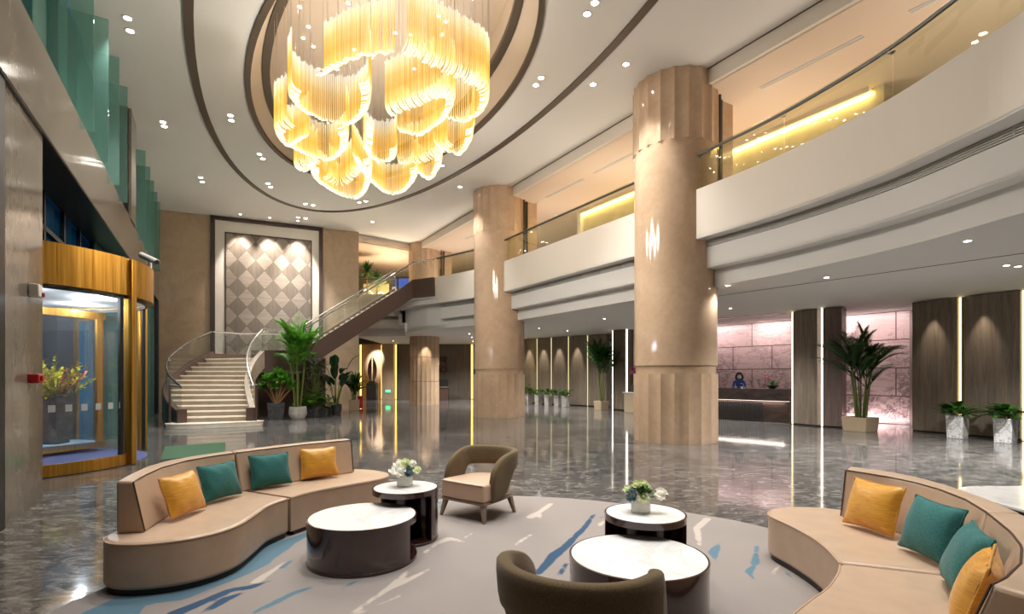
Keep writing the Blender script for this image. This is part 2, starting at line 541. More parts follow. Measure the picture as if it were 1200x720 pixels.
# stepped oval recess over the chandelier
n = len(RIM)
m = MB()
mid = oval(-3.43, 13.2, 6.12, 2.86)
m.loft([[(x, y, ZC + .06) for x, y in RIM], [(x, y, ZC + .12) for x, y in mid], [(x, y, 9.12) for x, y in INN]], caps=False)
struct('trim_1', m, M['coffer'], smooth=60)
m = MB()
in2 = oval(-3.42, 13.1, 5.70, 2.38)
m.loft([[(x, y, 9.08) for x, y in INN], [(x, y, 9.08) for x, y in in2], [(x, y, 9.22) for x, y in in2], [(x, y, 9.22) for x, y in INN]], closed=True)
struct('trim_2', m, M['bronze'])
m = MB()
m.loft([[(x, y, 9.2) for x, y in in2], [(x, y, 9.75) for x, y in in2]], caps=False)
m.prism(oval(-3.42, 13.1, 5.75, 2.43), 9.75, 9.85)
struct('ceiling_recess', m, M['coffer'])
def band(A, B, z0, z1):
    m = MB()
    m.loft([[(x, y, z0) for x, y in A], [(x, y, z0) for x, y in B], [(x, y, z1) for x, y in B], [(x, y, z1) for x, y in A]], closed=True)
    return m
struct('trim_3', band(oval(-3.44, 13.3, 6.27, 3.01), oval(-3.44, 13.3, 6.14, 2.88), ZC - .035, ZC + .05), M['bronze'])
struct('trim_4', band(oval(-3.15, 12.83, 11.05, 4.18, 96), oval(-3.15, 12.83, 10.87, 4.00, 96), ZC - .03, ZC + .01), M['bronze'])

# upper ceiling beyond the column row, its downstand edge, thin dark line
m = MB()
m.prism([CU(-22, .1), CU(18.0, .1), (-7.3, 26.45), (-8.2, 26.1), (-12.5, 36), (9, 38), CU(-22, 16)], ZP, ZP + .2)
struct('ceiling_upper', m, M['peach'])
m = MB()
m.ribbon([CU(-22), CU(18.05), (-8.0, 25.97)], ZP, ZC + .02, .12)
struct('trim_5', m, M['cream'])
m = MB()
m.ribbon([CU(-22, -.03), CU(18.1, -.03), (-8.0, 25.92)], ZC - .012, ZC - .001, .03)
struct('trim_6', m, M['bronze'])

# back wall with its return, left-hand wall piers, unseen walls that close the room
m = MB(); m.seg(WB(8.28), WB(-.4), .5, 0, ZC + .2)
struct('wall_back', m, M['wallmarble'])
m = MB(); m.prism([WB(7.6, -.5), WB(8.28, -.5), (-10.45, 35.3), (-11.2, 35.3)], 0, ZP + .3)
struct('wall_passage', m, M['wallmarble'])
m = MB(); m.seg((-10.6, 35.6), (2.2, 35.6), -.4, 0, ZP + .2)
struct('wall_far', m, M['dwood'])
m = MB()
m.seg((-9, -8.6), (12, -8.6), .3, 0, ZC + .1)
struct('wall_rear', m, M['wallmarble'])
m = MB()
m.ribbon([(13.6, -8.8), (13.8, 4), (13.9, 9.0), (13.5, 12.4)], 0, ZL, .3)
struct('wall_right', m, M['walnut'])

# second storey: floor slab, golden wall behind the gallery, walls that end the view
E_ = [(4.0, -6.5), (4.9, -2), (5.5, 1), (5.85, 4), (5.97, 6.06), (5.92, 6.9), (5.74, 8.3), (5.10, 10.2), (4.22, 11.92)]
E1 = spline(E_, 4)
E2 = [CU(.93, -.35), CU(8.0, -.36)]
E3 = [(-.62, 20.05), (-1.54, 20.95), (-2.4, 21.75), (-3.3, 22.5)]
E4 = [(-5.75, 24.95), (-6.15, 27.2), (-8.5, 27.3)]
EDGE = E1 + E2 + E3 + [(-4.3, 23.2)] + E4
def poly_in(d):
    return offset(EDGE, d)
far_side = [(-8.6, 35.2), (3, 35.2), (9, 27), (18, 12), (18, -6.5)]
m = MB(); m.prism(poly_in(.12) + far_side, 4.74, 5.5)
struct('floor_upper', m, M['soffit'])
m = MB(); m.prism(poly_in(.62) + far_side, ZL, 3.85)
struct('ceiling_low', m, M['soffit'])
m = MB()
m.seg(CU(8.1, 3.45), CU(-2.9, 3.45), -.25, 5.5, ZP)
m.seg(CU(-2.9, 3.45), CU(-2.9, 4.7), .2, 5.5, ZP)
struct('wall_gallery', m, M['gold_wall'])
m = MB()
m.seg(CU(-2.8, 4.9), CU(-22, 4.9), -.25, 5.5, ZP)
struct('wall_gallery_end', m, M['gold_wall'])
m = MB()
m.seg(CU(8.1, 3.3), CU(8.1, 9), .2, 5.5, ZP); m.seg(CU(17, 8), CU(8, 8), -.25, 5.5, ZP)
struct('wall_gallery_far', m, M['cream'])
# ---- fascias of the gallery in three receding tiers, each tier ending at the columns
def parapet(name, label, runs, cat='balcony front'):
    t = thing(name, label, cat, (runs[0][0][0], runs[0][0][1], ZL))
    a = MB(); b = MB(); c = MB(); g = MB(); gb = MB(); sof = MB()
    for r in runs:
        a.ribbon(r, 4.74, 5.85, .18)
        t2 = offset(r, .30); t3 = offset(r, .60)
        sof.ribbon(r, 4.72, 4.76, .5)
        b.ribbon(t2, 4.10, 4.56, .16)
        gb.ribbon(offset(r, .36), 4.54, 4.74, .06)
        for k in range(5):
            z = 4.575 + .034 * k
            g.ribbon(offset(r, .295), z, z + .02, .05)
        L = plen(r); q = resample(r, max(2, int(L / .8) + 1))
        for i in range(1, len(q)):
            p0 = Vector(q[i - 1]); p1 = Vector(q[i]); d = (p1 - p0).normalized(); nn = Vector((d.y, -d.x))
            e = p1 + nn * .292 - d * .008
            g.seg((e.x, e.y), (e.x + d.x * .016, e.y + d.y * .016), .05, 4.565, 4.735)
        c.ribbon(t3, ZL - .006, 4.12, .16)
        b.ribbon(t2, 4.08, 4.12, .42)
    a.build('fascia', M['cream'], t); sof.build('fascia_underside', M['soffit'], t)
    b.build('middle_tier', M['soffit'], t); c.build('lower_tier', M['soffit'], t)
    gr = gb.build('grille_slot', M['slotgrey'], t)
    g.build('louvre_grille', M['greymetal'], t)
    return t
M['slotgrey'] = plain('grey_slot', (.20, .19, .175), .6)
M['greymetal'] = plain('grey_louvre', (.52, .50, .46), .5)
parapet('gallery_balcony', 'curved cream balcony front with slot grille right of the nearest column', [E1])
parapet('gallery_balcony', 'straight cream balcony front between the two nearest columns', [E2])
parapet('gallery_balcony', 'short cream balcony front between the staircase head and the second column', [E3])
parapet('gallery_balcony', 'cream balcony front behind the staircase, under the upstairs plants', [E4])
# ---- glass railings along the fronts
def railing(label, path, skip_end=0):
    t = thing('balcony_railing', label, 'railing', (path[0][0], path[0][1], 5.85))
    L = plen(path); k = max(1, round(L / 2.1)); n = k * 8 + 1
    q = resample(path, n)
    for i in range(k):
        seg = q[i * 8:i * 8 + 9]
        d0 = Vector(seg[0]).lerp(Vector(seg[1]), .06); d1 = Vector(seg[-1]).lerp(Vector(seg[-2]), .06)
        seg = [tuple(d0)] + seg[1:-1] + [tuple(d1)]
        m = MB(); m.ribbon(seg, 5.7, 6.76, .014); m.build('glass_panel', M['glassg'], t)
        for s_ in (seg[0], seg[-1]):
            b = MB(); b.tube([(s_[0], s_[1], 6.60), (s_[0], s_[1], 6.62)], .028, 8)
            nb = Vector(seg[1]) - Vector(seg[0]); nb = nb.normalized(); nn = Vector((nb.y, -nb.x))
            b.tube([(s_[0], s_[1], 6.59), (s_[0] - nn.x * .07, s_[1] - nn.y * .07, 6.60), (s_[0] - nn.x * .07, s_[1] - nn.y * .07, 6.64)], .011, 6)
            b.build('bracket', M['steel'], t)
    h = offset(path, -.07)
    m = MB(); m.tube([(x, y, 6.655) for x, y in resample(h, n)], .032, 8); m.build('handrail', M['railsteel'], t)
    return t
M['railsteel'] = plain('grey_rail', (.10, .10, .09), .4, metal=.4)
railing('glass railing with grey handrail on the curved front right of the nearest column', offset(E1, .12))
railing('glass railing with grey handrail between the two nearest columns', offset(E2, .12))
railing('glass railing with grey handrail between the staircase head and the second column', offset(E3, .12))
railing('glass railing in front of the upstairs plants beyond the staircase', offset(E4, .12))

# ------------------------------------------------------------------ columns
def fluted(m, c, r, z0, z1, n=20, depth=.042, per=6):
    ring = []
    for i in range(n * per):
        a = 2 * PI * i / (n * per)
        k = (i % per) / per
        rr = r - depth * math.sin(PI * k) ** .8
        ring.append((c[0] + rr * math.cos(a), c[1] + rr * math.sin(a)))
    m.loft([[(x, y, z0) for x, y in ring], [(x, y, z1) for x, y in ring]])
def column(label, c, tiers):
    t = thing('marble_column', label, 'column', (c.x, c.y, 0))
    for nm, kind, r, z0, z1 in tiers:
        m = MB()
        if kind == 'f': fluted(m, c, r, z0, z1)
        else: m.lathe([(0, z0), (r, z0), (r, z1), (0, z1)], 64, (c.x, c.y, 0))
        m.build(nm, M['colmarble'], t, smooth=30)
    # square pilaster behind the drum and the two dark joints beside it
    for sx in (1,):
        p = c + V * .82 + U * -.25
        m = MB(); m.seg((p + U * -.42), (p + U * .55), .5, 5.5, ZC - .002); m.build('pilaster', M['colmarble'], t)
        a = c + V * .82 + U * -.69; m = MB(); m.seg(a + U * -.015, a + U * .03, .06, 5.6, ZC - .005); m.build('dark_joint', M['black'], t)
        a = c + V * .60 + U * -.83; m = MB(); m.seg(a + U * -.015, a + U * .02, .05, 5.6, ZC - .005); m.build('dark_joint', M['black'], t)
    return t
std = [('base', 'f', 1.0, 0, 1.63), ('neck', 'r', .955, 1.63, 1.83), ('shaft', 'r', .985, 1.83, 7.05), ('capital', 'f', 1.02, 7.05, ZC - .003)]
column('large beige marble column nearest the reception desk', C1, std)
column('beige marble column standing left of the long walnut panels', C2, std)
column('farthest beige marble column behind the staircase', C3,
       [('base', 'f', .80, 0, 1.26), ('lower_band', 'f', .79, 1.28, 2.55), ('upper_band', 'f', .80, 2.57, ZL + .1), ('shaft', 'r', .84, ZL + .1, 7.4), ('capital', 'f', .87, 7.4, ZC - .003)])

# ------------------------------------------------------------------ facade on the left: beam, pier, glazing, fins
m = MB()
m.seg(FL(-1.0), FL(21.7), -.60, 4.7, 5.78)
struct('wall_left_beam', m, M['granite'])
m = MB(); m.seg(FL(-1.0, .01), FL(21.7, .01), -.58, 4.68, 4.70)
struct('trim_7', m, M['dgranite'])
m = MB(); m.seg(FL(5.45, .05), FL(6.75, .05), -.7, 0, 4.7)
struct('wall_left_pier', m, M['granite'])
m = MB(); m.seg(FL(5.30, .03), FL(5.45, .03), -.72, 0, 4.7)
struct('trim_8', m, M['black'])
m = MB(); m.ribbon([FL(5.30, .8), (-6.3, 4.2), (-6.8, 0), (-6.8, -8.8)], 0, ZC, -.3)
struct('wall_left', m, M['granite'])
# pier on top of the beam, its shaded end put in as darker stone
m = MB(); m.seg(FL(13.85, -.02), FL(14.75, -.02), -.06, 5.78, ZC)
struct('wall_left_upper_pier', m, M['granite'])
m = MB(); m.seg(FL(13.78, .05), FL(14.75, .05), -.55, 5.78, ZC)
struct('trim_9', m, M['dgranite'])
# upper glazing and the fins
m = MB(); m.seg(FL(-1, .58), FL(13.8, .58), -.04, 5.78, ZC + .1)
struct('window_1', m, M['tealwall'])
m = MB(); m.seg(FL(14.8, .58), FL(22.4, .58), -.04, 5.78, ZC + .1)
struct('window_2', m, M['tealwall'])
fy = [8.9, 10.2, 11.43, 12.6]
for i, y in enumerate(fy):
    m = MB()
    p = Vector(FL(y, .52)); q = Vector(FL(y, -.10))
    d = (q - p).normalized()
    m.seg(p, q, .02, 5.79, 8.6)
    m.seg(Vector(FL(y - .1, .50)), Vector(FL(y - 1.2, .38)), .015, 5.79, 8.62)
    o = m.build('glass_fin', M['teal'])
    tag(o, ['tall teal glass fin, third before the dark upper pier, top edge against the ceiling', '', '', ''][0] if i == 1 else
        ['teal glass fin cut off by the top of the picture above the granite beam', '', 'tall teal glass fin, second before the dark upper pier',
         'tall teal glass fin next to the dark upper pier on the granite beam'][i], 'glass fin', 'glass fins before the upper pier')
names = ['first', 'second', 'third', 'fourth', 'fifth', 'last']
for i, y in enumerate([16.2, 17.46, 18.7, 19.87, 21.0]):
    m = MB()
    m.seg(Vector(FL(y, .52)), Vector(FL(y, -.10)), .02, 5.79, 8.6)
    m.seg(Vector(FL(y - .1, .50)), Vector(FL(y - 1.15, .38)), .015, 5.79, 8.62)
    o = m.build('glass_fin', M['teal'])
    tag(o, 'small teal glass fin, %s beyond the dark upper pier%s' % (names[i], ' next to the tan wall' if i == 4 else ''), 'glass fin', 'glass fins beyond the upper pier')
# lower glazing: night glass above the door, teal glass beyond it
m = MB(); m.seg(FL(6.7, .62), FL(13.4, .62), -.05, 3.72, 4.72)
struct('window_3', m, M['navy'])
m = MB()
m.seg(FL(6.7, .55), FL(13.4, .55), -.06, 4.02, 4.10)
for y in (7.7, 8.9, 10.1, 11.3, 12.5):
    m.seg(FL(y, .55), FL(y + .09, .55), -.06, 3.7, 4.7)
struct('trim_10', m, M['blackm'])
m = MB(); m.seg(FL(12.2, .45), FL(22.2, .45), -.04, 0, 4.7)
struct('window_4', m, M['tealwall'])
for i, y in enumerate([13.4, 14.8, 16.2, 17.6, 19.0, 20.4]):
    m = MB(); m.seg(Vector(FL(y, .42)), Vector(FL(y, .05)), .02, .02, 4.65)
    tag(m.build('lower_glass_fin', M['teal']), 'teal glass fin under the granite beam between the revolving door and tan wall', 'glass fin', 'lower glass fins beside the revolving door')
m = MB(); m.seg(FL(21.55, .0), FL(21.75, .0), -.4, 0, 4.7)
struct('trim_11', m, M['black'])
m = MB(); m.seg(FL(6.6, 2.6), FL(21, 2.6), -.1, 0, 4.7)
struct('wall_vestibule', m, plain('dark_street_side', (.014, .018, .026), .35, var=.3))

# ------------------------------------------------------------------ low walls on the right
def wbox(p, q, th, z0, z1):
    m = MB(); m.seg(p, q, th, z0, z1); return m
def panel(label, p, q, th, led_start=True, led_end=True, mat='walnut', led='led_warm', group=None, seam=True):
    """walnut slab from p to q (seen edge first), th thick away from the room, light strips at its edges"""
    t = thing('walnut_panel', label, 'wall panel', ((p[0] + q[0]) / 2, (p[1] + q[1]) / 2, 0), group)
    d = (Vector(q) - Vector(p)).normalized(); nrm = Vector((d.y, -d.x))
    m = MB(); m.seg(p, q, -th, 0.05, ZL - .02); m.build('board', M[mat], t)
    k = MB(); k.seg(Vector(p) + nrm * -.02, Vector(q) + nrm * -.02, -(th - .03), 0, .05); k.build('base_strip', M['black'], t)
    for fl, c in ((led_start, Vector(p) - d * .045), (led_end, Vector(q) + d * .045)):
        if fl:
            a = c - nrm * .03
            b = MB(); b.seg(a - d * .018, a + d * .018, -.03, .02, ZL - .03); b.build('light_strip', M[led], t)
    return t
# two broad panels at the right edge
PA, PB, PC, PD = (11.42, 14.85), (11.83, 13.83), (11.89, 13.70), (12.36, 12.66)
panel('broad grey walnut panel behind the first white cube planter, right of the pink wall', PA, PB, .9, False, True)
panel('broad grey walnut panel at the right edge of view, behind the second planter', PC, PD, .9, False, True)
wbk = MB(); wbk.seg((12.38, 15.15), (13.38, 12.6), -.2, 0, ZL); struct('wall_right_backing', wbk, M['dwood'])
# narrow pier by the reception
panel('grey walnut pier panel right of the reception desk, lit strips on both edges', (9.13, 16.92), (9.46, 16.14), .7, True, False)
panel('pale walnut panel right of the bright light strip, behind the potted palm', (9.58, 16.02), (9.95, 15.70), .8, True, False, mat='purplewood', led='led_white')
# five panels beyond the second column
q0, q1 = Vector((.60, 30.0)), Vector((4.75, 26.0))
fr = [0, .19, .37, .575, .79, 1.0]
ll = ['narrow walnut panel with a light scallop, beside the second column', 'walnut panel with a light scallop behind the second small planter',
      'walnut panel with a light scallop behind the middle small planters', 'walnut panel right of the row of five small planters', 'broad unlit walnut panel behind the tall palm']
for i in range(5):
    a = q0.lerp(q1, fr[i]); b = q0.lerp(q1, fr[i + 1]); dd = (b - a).normalized()
    panel(ll[i], tuple(a + dd * .05), tuple(b - dd * .05), .4, i == 0, i < 4, led='led_dim')
m = MB(); m.seg(q0 + Vector((.35, .45)), q1 + Vector((.5, .5)), -.2, 0, ZL); struct('wall_panel_backing', m, M['dwood'])
panel('walnut panel standing right of the tall palm with a bright strip on its right edge', (4.66, 24.05), (5.10, 23.40), .5, True, True, led='led_white')
m = MB(); m.seg((5.55, 23.5), (6.9, 21.2), -.3, 0, ZL); struct('wall_reception_side', m, M['purplewood'])
m = MB(); m.seg((4.75, 26.6), (6.2, 25.2), -.2, 0, ZL); struct('wall_picture_recess', m, M['white'])
# pink marble mural wall behind the desk
def mural():
    t = NT('pink_marble_blocks')
    tc = t.n('TexCoord')
    sep = t.n('SeparateXYZ', {0: tc.outputs['Object']})
    s_ = t.math('ADD', t.math('MULTIPLY', sep.outputs[0], .58), t.math('MULTIPLY', sep.outputs[1], -.81))
    uv = t.n('CombineXYZ', {0: s_, 1: sep.outputs[2]})
    br = t.n('TexBrick', {'Vector': uv.outputs[0], 'Color1': lin(214, 188, 184), 'Color2': lin(203, 175, 172), 'Mortar': lin(92, 66, 66),
                          'Scale': 1.0, 'Mortar Size': .016, 'Brick Width': 1.62, 'Row Height': .92, 'Bias': 0.0}, offset=.5)
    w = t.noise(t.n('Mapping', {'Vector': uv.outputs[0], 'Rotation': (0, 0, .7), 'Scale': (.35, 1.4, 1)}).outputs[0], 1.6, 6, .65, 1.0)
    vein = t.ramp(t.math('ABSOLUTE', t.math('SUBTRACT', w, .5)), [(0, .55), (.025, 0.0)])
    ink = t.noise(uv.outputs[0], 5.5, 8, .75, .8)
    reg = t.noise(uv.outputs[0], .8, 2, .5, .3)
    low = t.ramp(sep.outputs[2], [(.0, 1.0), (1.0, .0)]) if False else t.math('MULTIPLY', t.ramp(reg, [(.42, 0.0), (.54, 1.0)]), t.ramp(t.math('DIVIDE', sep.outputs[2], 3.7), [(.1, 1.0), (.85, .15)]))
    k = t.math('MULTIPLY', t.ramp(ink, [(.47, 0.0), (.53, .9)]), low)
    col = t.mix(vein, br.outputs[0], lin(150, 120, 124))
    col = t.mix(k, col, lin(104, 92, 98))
    return t.princ(col, .25)
M['pink'] = mural()
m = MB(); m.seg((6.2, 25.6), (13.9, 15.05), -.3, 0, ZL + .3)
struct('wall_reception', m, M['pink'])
m = MB(); m.seg((12.72, 16.7), (12.86, 15.2), -.3, 0, ZL); struct('wall_pink_return', m, M['purplewood'])
# dark slot in the ceiling over the desk and a fine joint line across it
m = MB(); m.seg((7.25, 19.6), (9.35, 17.7), .30, ZL - .012, ZL + .03); struct('trim_12', m, M['dgranite'])
m = MB(); m.seg((4.6, 14.9), (8.77, 8.9), .03, ZL - .006, ZL + .01); m.seg((8.77, 8.9), (9.6, 5.5), .03, ZL - .006, ZL + .01); struct('trim_13', m, M['blackm'])

# far end under the gallery: niche, pier, dark panelling, light strips
Y0 = 34.9
m = MB(); m.seg((-10.35, Y0), (-8.62, Y0), -.3, 0, ZL); struct('wall_niche', m, M['gold_niche'] if 'gold_niche' in M else M['wallmarble'])
m = MB(); m.seg((-8.62, Y0 - .5), (-7.82, Y0 - .5), -.7, 0, ZL); struct('wall_niche_pier', m, M['wallmarble'])
m = MB(); m.seg((-7.7, Y0 + .05), (-2.75, Y0 + .05), -.3, 0, ZL); struct('wall_far_panelling', m, M['dwood'])
def strip(label, x, y, w=.09, z0=.03, z1=ZL - .05, mat='led_gold', d=.05):
    t = thing('light_strip', label, 'light strip', (x, y, 0))
    m = MB(); m.box(x, y, (z0 + z1) / 2, w, d, z1 - z0); m.build('tube', M[mat], t)
    m = MB(); m.box(x, y + .05, (z0 + z1) / 2, w + .05, .03, z1 - z0 + .02); m.build('channel', M['bronze'], t)
strip('golden light strip at the left edge of the sculpture niche', -10.12, Y0 - .08)
strip('golden light strip at the right edge of the sculpture niche', -8.70, Y0 - .08)
strip('golden light strip where the tan pier meets the dark panelling', -7.72, Y0 - .3)
strip('golden light strip at the far end, just left of the second column', -2.66, Y0 - .3, .12)
strip('golden light strip between the second column and the narrow walnut panel', .60, 29.4, .07)
m = MB(); m.ribbon([(-2.4, Y0), (.4, 33), (1.0, 30.4)], 0, ZL, -.3); struct('wall_far_corner', m, M['wallmarble'])

# dark closure under the staircase landing and flight
m = MB()
a, b, c = Vector((-9.75, 20.0)), Vector((-8.55, 20.9)), Vector((-7.7, 21.5)); o = Vector((-.35, .49))
m.hexa([(p.x, p.y, 0) for p in (a, b, b + o, a + o)], [(p.x, p.y, 1.66) for p in (a, b, b + o, a + o)])
m.hexa([(p.x, p.y, 0) for p in (b, c, c + o, b + o)], [(b.x, b.y, 1.66), (c.x, c.y, 2.3), (c.x + o.x, c.y + o.y, 2.3), (b.x + o.x, b.y + o.y, 1.66)])
struct('wall_under_stair', m, M['brown'])
m = MB(); m.ribbon(offset([E3[-2], E3[-1], (-4.3, 23.2), E4[0], E4[1]], .62), ZL - .004, 4.78, .12)
struct('trim_14', m, M['soffit'])
# ------------------------------------------------------------------ lounge: rug, sofas, pillows, tables, chairs
RUGP = spline([(-3.1, 3.2), (-3.04, 3.9), (-2.75, 4.9), (-2.0, 6.0), (-.92, 6.66), (0, 6.84), (1.1, 6.56), (2.2, 5.88), (2.7, 5.33), (3.5, 4.0), (3.7, 2.5), (2.6, .7), (0, .2), (-2.2, .7), (-3.0, 2.0)], 8, True)
def Fp(px, py, z=0.0):
    y = 610 * (1.6 - z) / (py - 440)
    return Vector(((px - 600) / 610 * y, y))
def blob(pts, ws):
    return [(Fp(*p), w) for p, w in zip(pts, ws)]
DARK = [blob([(206, 722), (250, 703), (270, 694), (292, 691), (319, 683)], [.07, .05, .06, .05, .008]),
        blob([(236, 722), (262, 706), (285, 697)], [.03, .05, .02]),
        blob([(630, 674), (650, 652), (664, 642), (683, 622), (696, 605)], [.05, .06, .04, .04, .02]),
        blob([(655, 676), (665, 662)], [.03, .01]), blob([(702, 609), (709, 607)], [.02, .005])]
LIGHT = [blob([(110, 735), (150, 706), (210, 700), (262, 682), (300, 662), (330, 640), (360, 628)], [.30, .17, .13, .10, .16, .14, .05]),
         blob([(330, 668), (352, 652)], [.03, .02]),
         blob([(300, 720), (322, 709), (346, 697), (367, 690)], [.03, .045, .03, .008]), blob([(398, 694), (410, 687), (424, 682)], [.012, .035, .01]),
         blob([(845, 636), (836, 650), (839, 664)], [.012, .055, .01]), blob([(887, 641), (885, 663)], [.014, .035]), blob([(886, 664), (877, 672), (884, 683)], [.02, .04, .006]),
         blob([(921, 673), (932, 685)], [.015, .02]), blob([(515, 590), (519, 600)], [.04, .02])]
CREAM = [blob([(412, 722), (456, 692), (479, 671)], [.03, .03, .02]), blob([(456, 692), (470, 686), (502, 670)], [.03, .025, .015]),
         blob([(497, 650), (512, 639), (526, 633), (547, 638)], [.02, .04, .05, .02]), blob([(604, 641), (615, 633), (625, 627)], [.025, .03, .01]),
         blob([(621, 608), (632, 602), (646, 592)], [.06, .05, .03]), blob([(632, 604), (637, 613)], [.04, .01]),
         blob([(829, 610), (816, 621), (820, 641)], [.05, .04, .02]), blob([(424, 720), (470, 700)], [.02, .012]), blob([(545, 632), (555, 626)], [.015, .008]),
         blob([(702, 618), (722, 600)], [.03, .02]), blob([(300, 684), (318, 672), (342, 656)], [.05, .03, .02]), blob([(920, 655), (905, 676)], [.02, .02])]
def sdf(x, y, blobs):
    best = 9
    for bl in blobs:
        for i in range(len(bl) - 1):
            (a, wa), (b, wb) = bl[i], bl[i + 1]
            dx, dy = b.x - a.x, b.y - a.y
            t = max(0, min(1, ((x - a.x) * dx + (y - a.y) * dy) / (dx * dx + dy * dy + 1e-9)))
            d = math.hypot(x - a.x - t * dx, y - a.y - t * dy) - (wa + (wb - wa) * t) * .8
            if d < best: best = d
    return best
def rug():
    st = .045; xs = [-3.2 + st * i for i in range(int(6.95 / st) + 1)]; ys = [2.9 + st * i for i in range(int(4.0 / st) + 1)]
    def inside(x, y):
        c = False; j = len(RUGP) - 1
        for i in range(len(RUGP)):
            (xi, yi), (xj, yj) = RUGP[i][:2], RUGP[j][:2]
            if (yi > y) != (yj > y) and x < (xj - xi) * (y - yi) / (yj - yi) + xi: c = not c
            j = i
        return c
    bm = bmesh.new()
    loop = [bm.verts.new((p[0], p[1], .014)) for p in RUGP]
    f = bm.faces.new(loop)
    for x in xs:
        g = bm.verts[:] + bm.edges[:] + bm.faces[:]
        bmesh.ops.bisect_plane(bm, geom=g, plane_co=(x, 0, 0), plane_no=(1, 0, 0))
    for y in ys:
        g = bm.verts[:] + bm.edges[:] + bm.faces[:]
        bmesh.ops.bisect_plane(bm, geom=g, plane_co=(0, y, 0), plane_no=(0, 1, 0))
    bmesh.ops.recalc_face_normals(bm, faces=bm.faces)
    me = bpy.data.meshes.new('area_rug')
    bm.to_mesh(me); bm.free()
    for nm, bl in (('dark_blue', DARK), ('light_blue', LIGHT), ('cream', CREAM)):
        at = me.attributes.new(nm, 'FLOAT', 'POINT')
        for i, v in enumerate(me.vertices): at.data[i].value = sdf(v.co.x, v.co.y, bl) if v.co.y > 2.8 else 1.0
    t = NT('rug_pile'); v = t.obj()
    def a(nm): return t.n('Attribute', attribute_name=nm).outputs['Fac']
    wob = t.math('MULTIPLY', t.math('SUBTRACT', t.noise(v, 3.2, 3, .5), .5), .07)
    fine = t.noise(v, 130, 2, .6); g = t.noise(v, 1.1, 3)
    base = t.mix(g, lin(140, 131, 126), lin(157, 148, 143))
    def layer(col, nm, c):
        k = t.ramp(t.math('ADD', t.math('ADD', a(nm), wob), .5), [(.494, 1.0), (.506, 0.0)])
        return t.mix(k, col, c)
    col = layer(base, 'cream', lin(192, 180, 169))
    col = layer(col, 'light_blue', lin(84, 120, 138))
    col = layer(col, 'dark_blue', lin(22, 68, 102))
    col = t.mix(t.math('MULTIPLY', fine, .22), col, lin(120, 112, 106))
    mt = t.princ(col, .95, bump=fine, bstr=.4, bdist=.004)
    me.materials.append(mt)
    o = bpy.data.objects.new('area_rug', me); link(o)
    s_ = o.modifiers.new('thick', 'SOLIDIFY'); s_.thickness = .012; s_.offset = -1
    tag(o, 'pale beige lounge rug with blue and cream brushstrokes under the tables', 'rug')
rug()

def sofa(label, fronts, rears, tops, bots, rear_back):
    """fronts/rears: per module plan curves; tops/bots/rear_back: backrest curves per module"""
    c = fronts[0][-1]
    t = thing('serpentine_sofa', label, 'sofa', (c[0], c[1], .014))
    for k in range(2):
        f = spline(fronts[k], 5); r = rears[k]
        outline = f + (spline(r[1:], 5)[:-1] if k == 0 else spline(r[:-1], 5)[1:])
        cx = sum(p[0] for p in outline) / len(outline); cy = sum(p[1] for p in outline) / len(outline)
        sh = [(cx + (p[0] - cx) * .993, cy + (p[1] - cy) * .993) for p in outline]
        m = MB(); m.ngon_prism(sh, .055, .40)
        s_ = m.build('seat', M['leather'], t, bevel=.028, bseg=3)
        ins = [(cx + (p[0] - cx) * .95, cy + (p[1] - cy) * .95) for p in outline]
        m = MB(); m.ngon_prism(ins, .014, .06); m.build('plinth', M['plinth'], t)
        pz = [(p[0], p[1], .388) for p in spline(fronts[k], 5)]
        pz = [(cx + (x - cx) * .994, cy + (y - cy) * .994, z) for x, y, z in pz]
        m = MB(); m.tube(pz, .006, 6); m.build('piping', M['leather'], s_)
        N = 22
        RB = resample(rear_back[k], N); TF = resample(tops[k], N); BF = resample(bots[k], N)
        rings = []
        for i in range(N):
            rb, tf, bf = RB[i], TF[i], BF[i]
            top = .80
            ring = [(rb[0], rb[1], .395), (bf[0], bf[1], .395)]
            ring += [(bf[0] + (tf[0] - bf[0]) * q, bf[1] + (tf[1] - bf[1]) * q, .395 + (top - .395) * q) for q in (.35, .7)]
            ring += [(tf[0], tf[1], top), (rb[0], rb[1], top)]
            rings.append(ring)
        m = MB(); m.loft(rings)
        b = m.build('backrest', M['leather'], t, bevel=.022, bseg=3)
        m = MB(); m.tube([(p[0], p[1], .793) for p in TF], .0055, 6)
        if k == 0 or True:
            q = TF[0] if k == 0 else TF[-1]; bb = BF[0] if k == 0 else BF[-1]
            m.tube([(q[0], q[1], .793), (bb[0], bb[1], .41)], .0055, 6)
        m.build('piping', M['piping'], b)
    return t
SL_F = [[(-3.05, 4.02), (-3.04, 3.88), (-2.95, 3.77), (-2.8, 3.715), (-2.62, 3.725), (-2.42, 3.81), (-2.27, 3.97), (-2.20, 4.2), (-2.22, 4.5), (-2.25, 4.82), (-2.185, 5.115)],
        [(-2.18, 5.12), (-2.07, 5.38), (-1.9, 5.6), (-1.7, 5.82), (-1.54, 6.02), (-1.48, 6.2), (-1.52, 6.38), (-1.66, 6.52), (-1.85, 6.62), (-2.06, 6.66)]]
SL_R = [[(-2.185, 5.115), (-2.99, 5.53), (-3.17, 5.2), (-3.25, 4.9), (-3.23, 4.6), (-3.12, 4.24), (-3.05, 4.02)],
        [(-2.06, 6.66), (-2.12, 6.62), (-2.46, 6.28), (-2.77, 5.88), (-2.985, 5.535), (-2.18, 5.12)]]
SL_T = [[(-2.86, 3.93), (-2.96, 4.2), (-3.06, 4.55), (-3.07, 4.9), (-3.0, 5.14), (-2.873, 5.385)], [(-2.867, 5.395), (-2.66, 5.72), (-2.36, 6.12), (-2.0, 6.47)]]
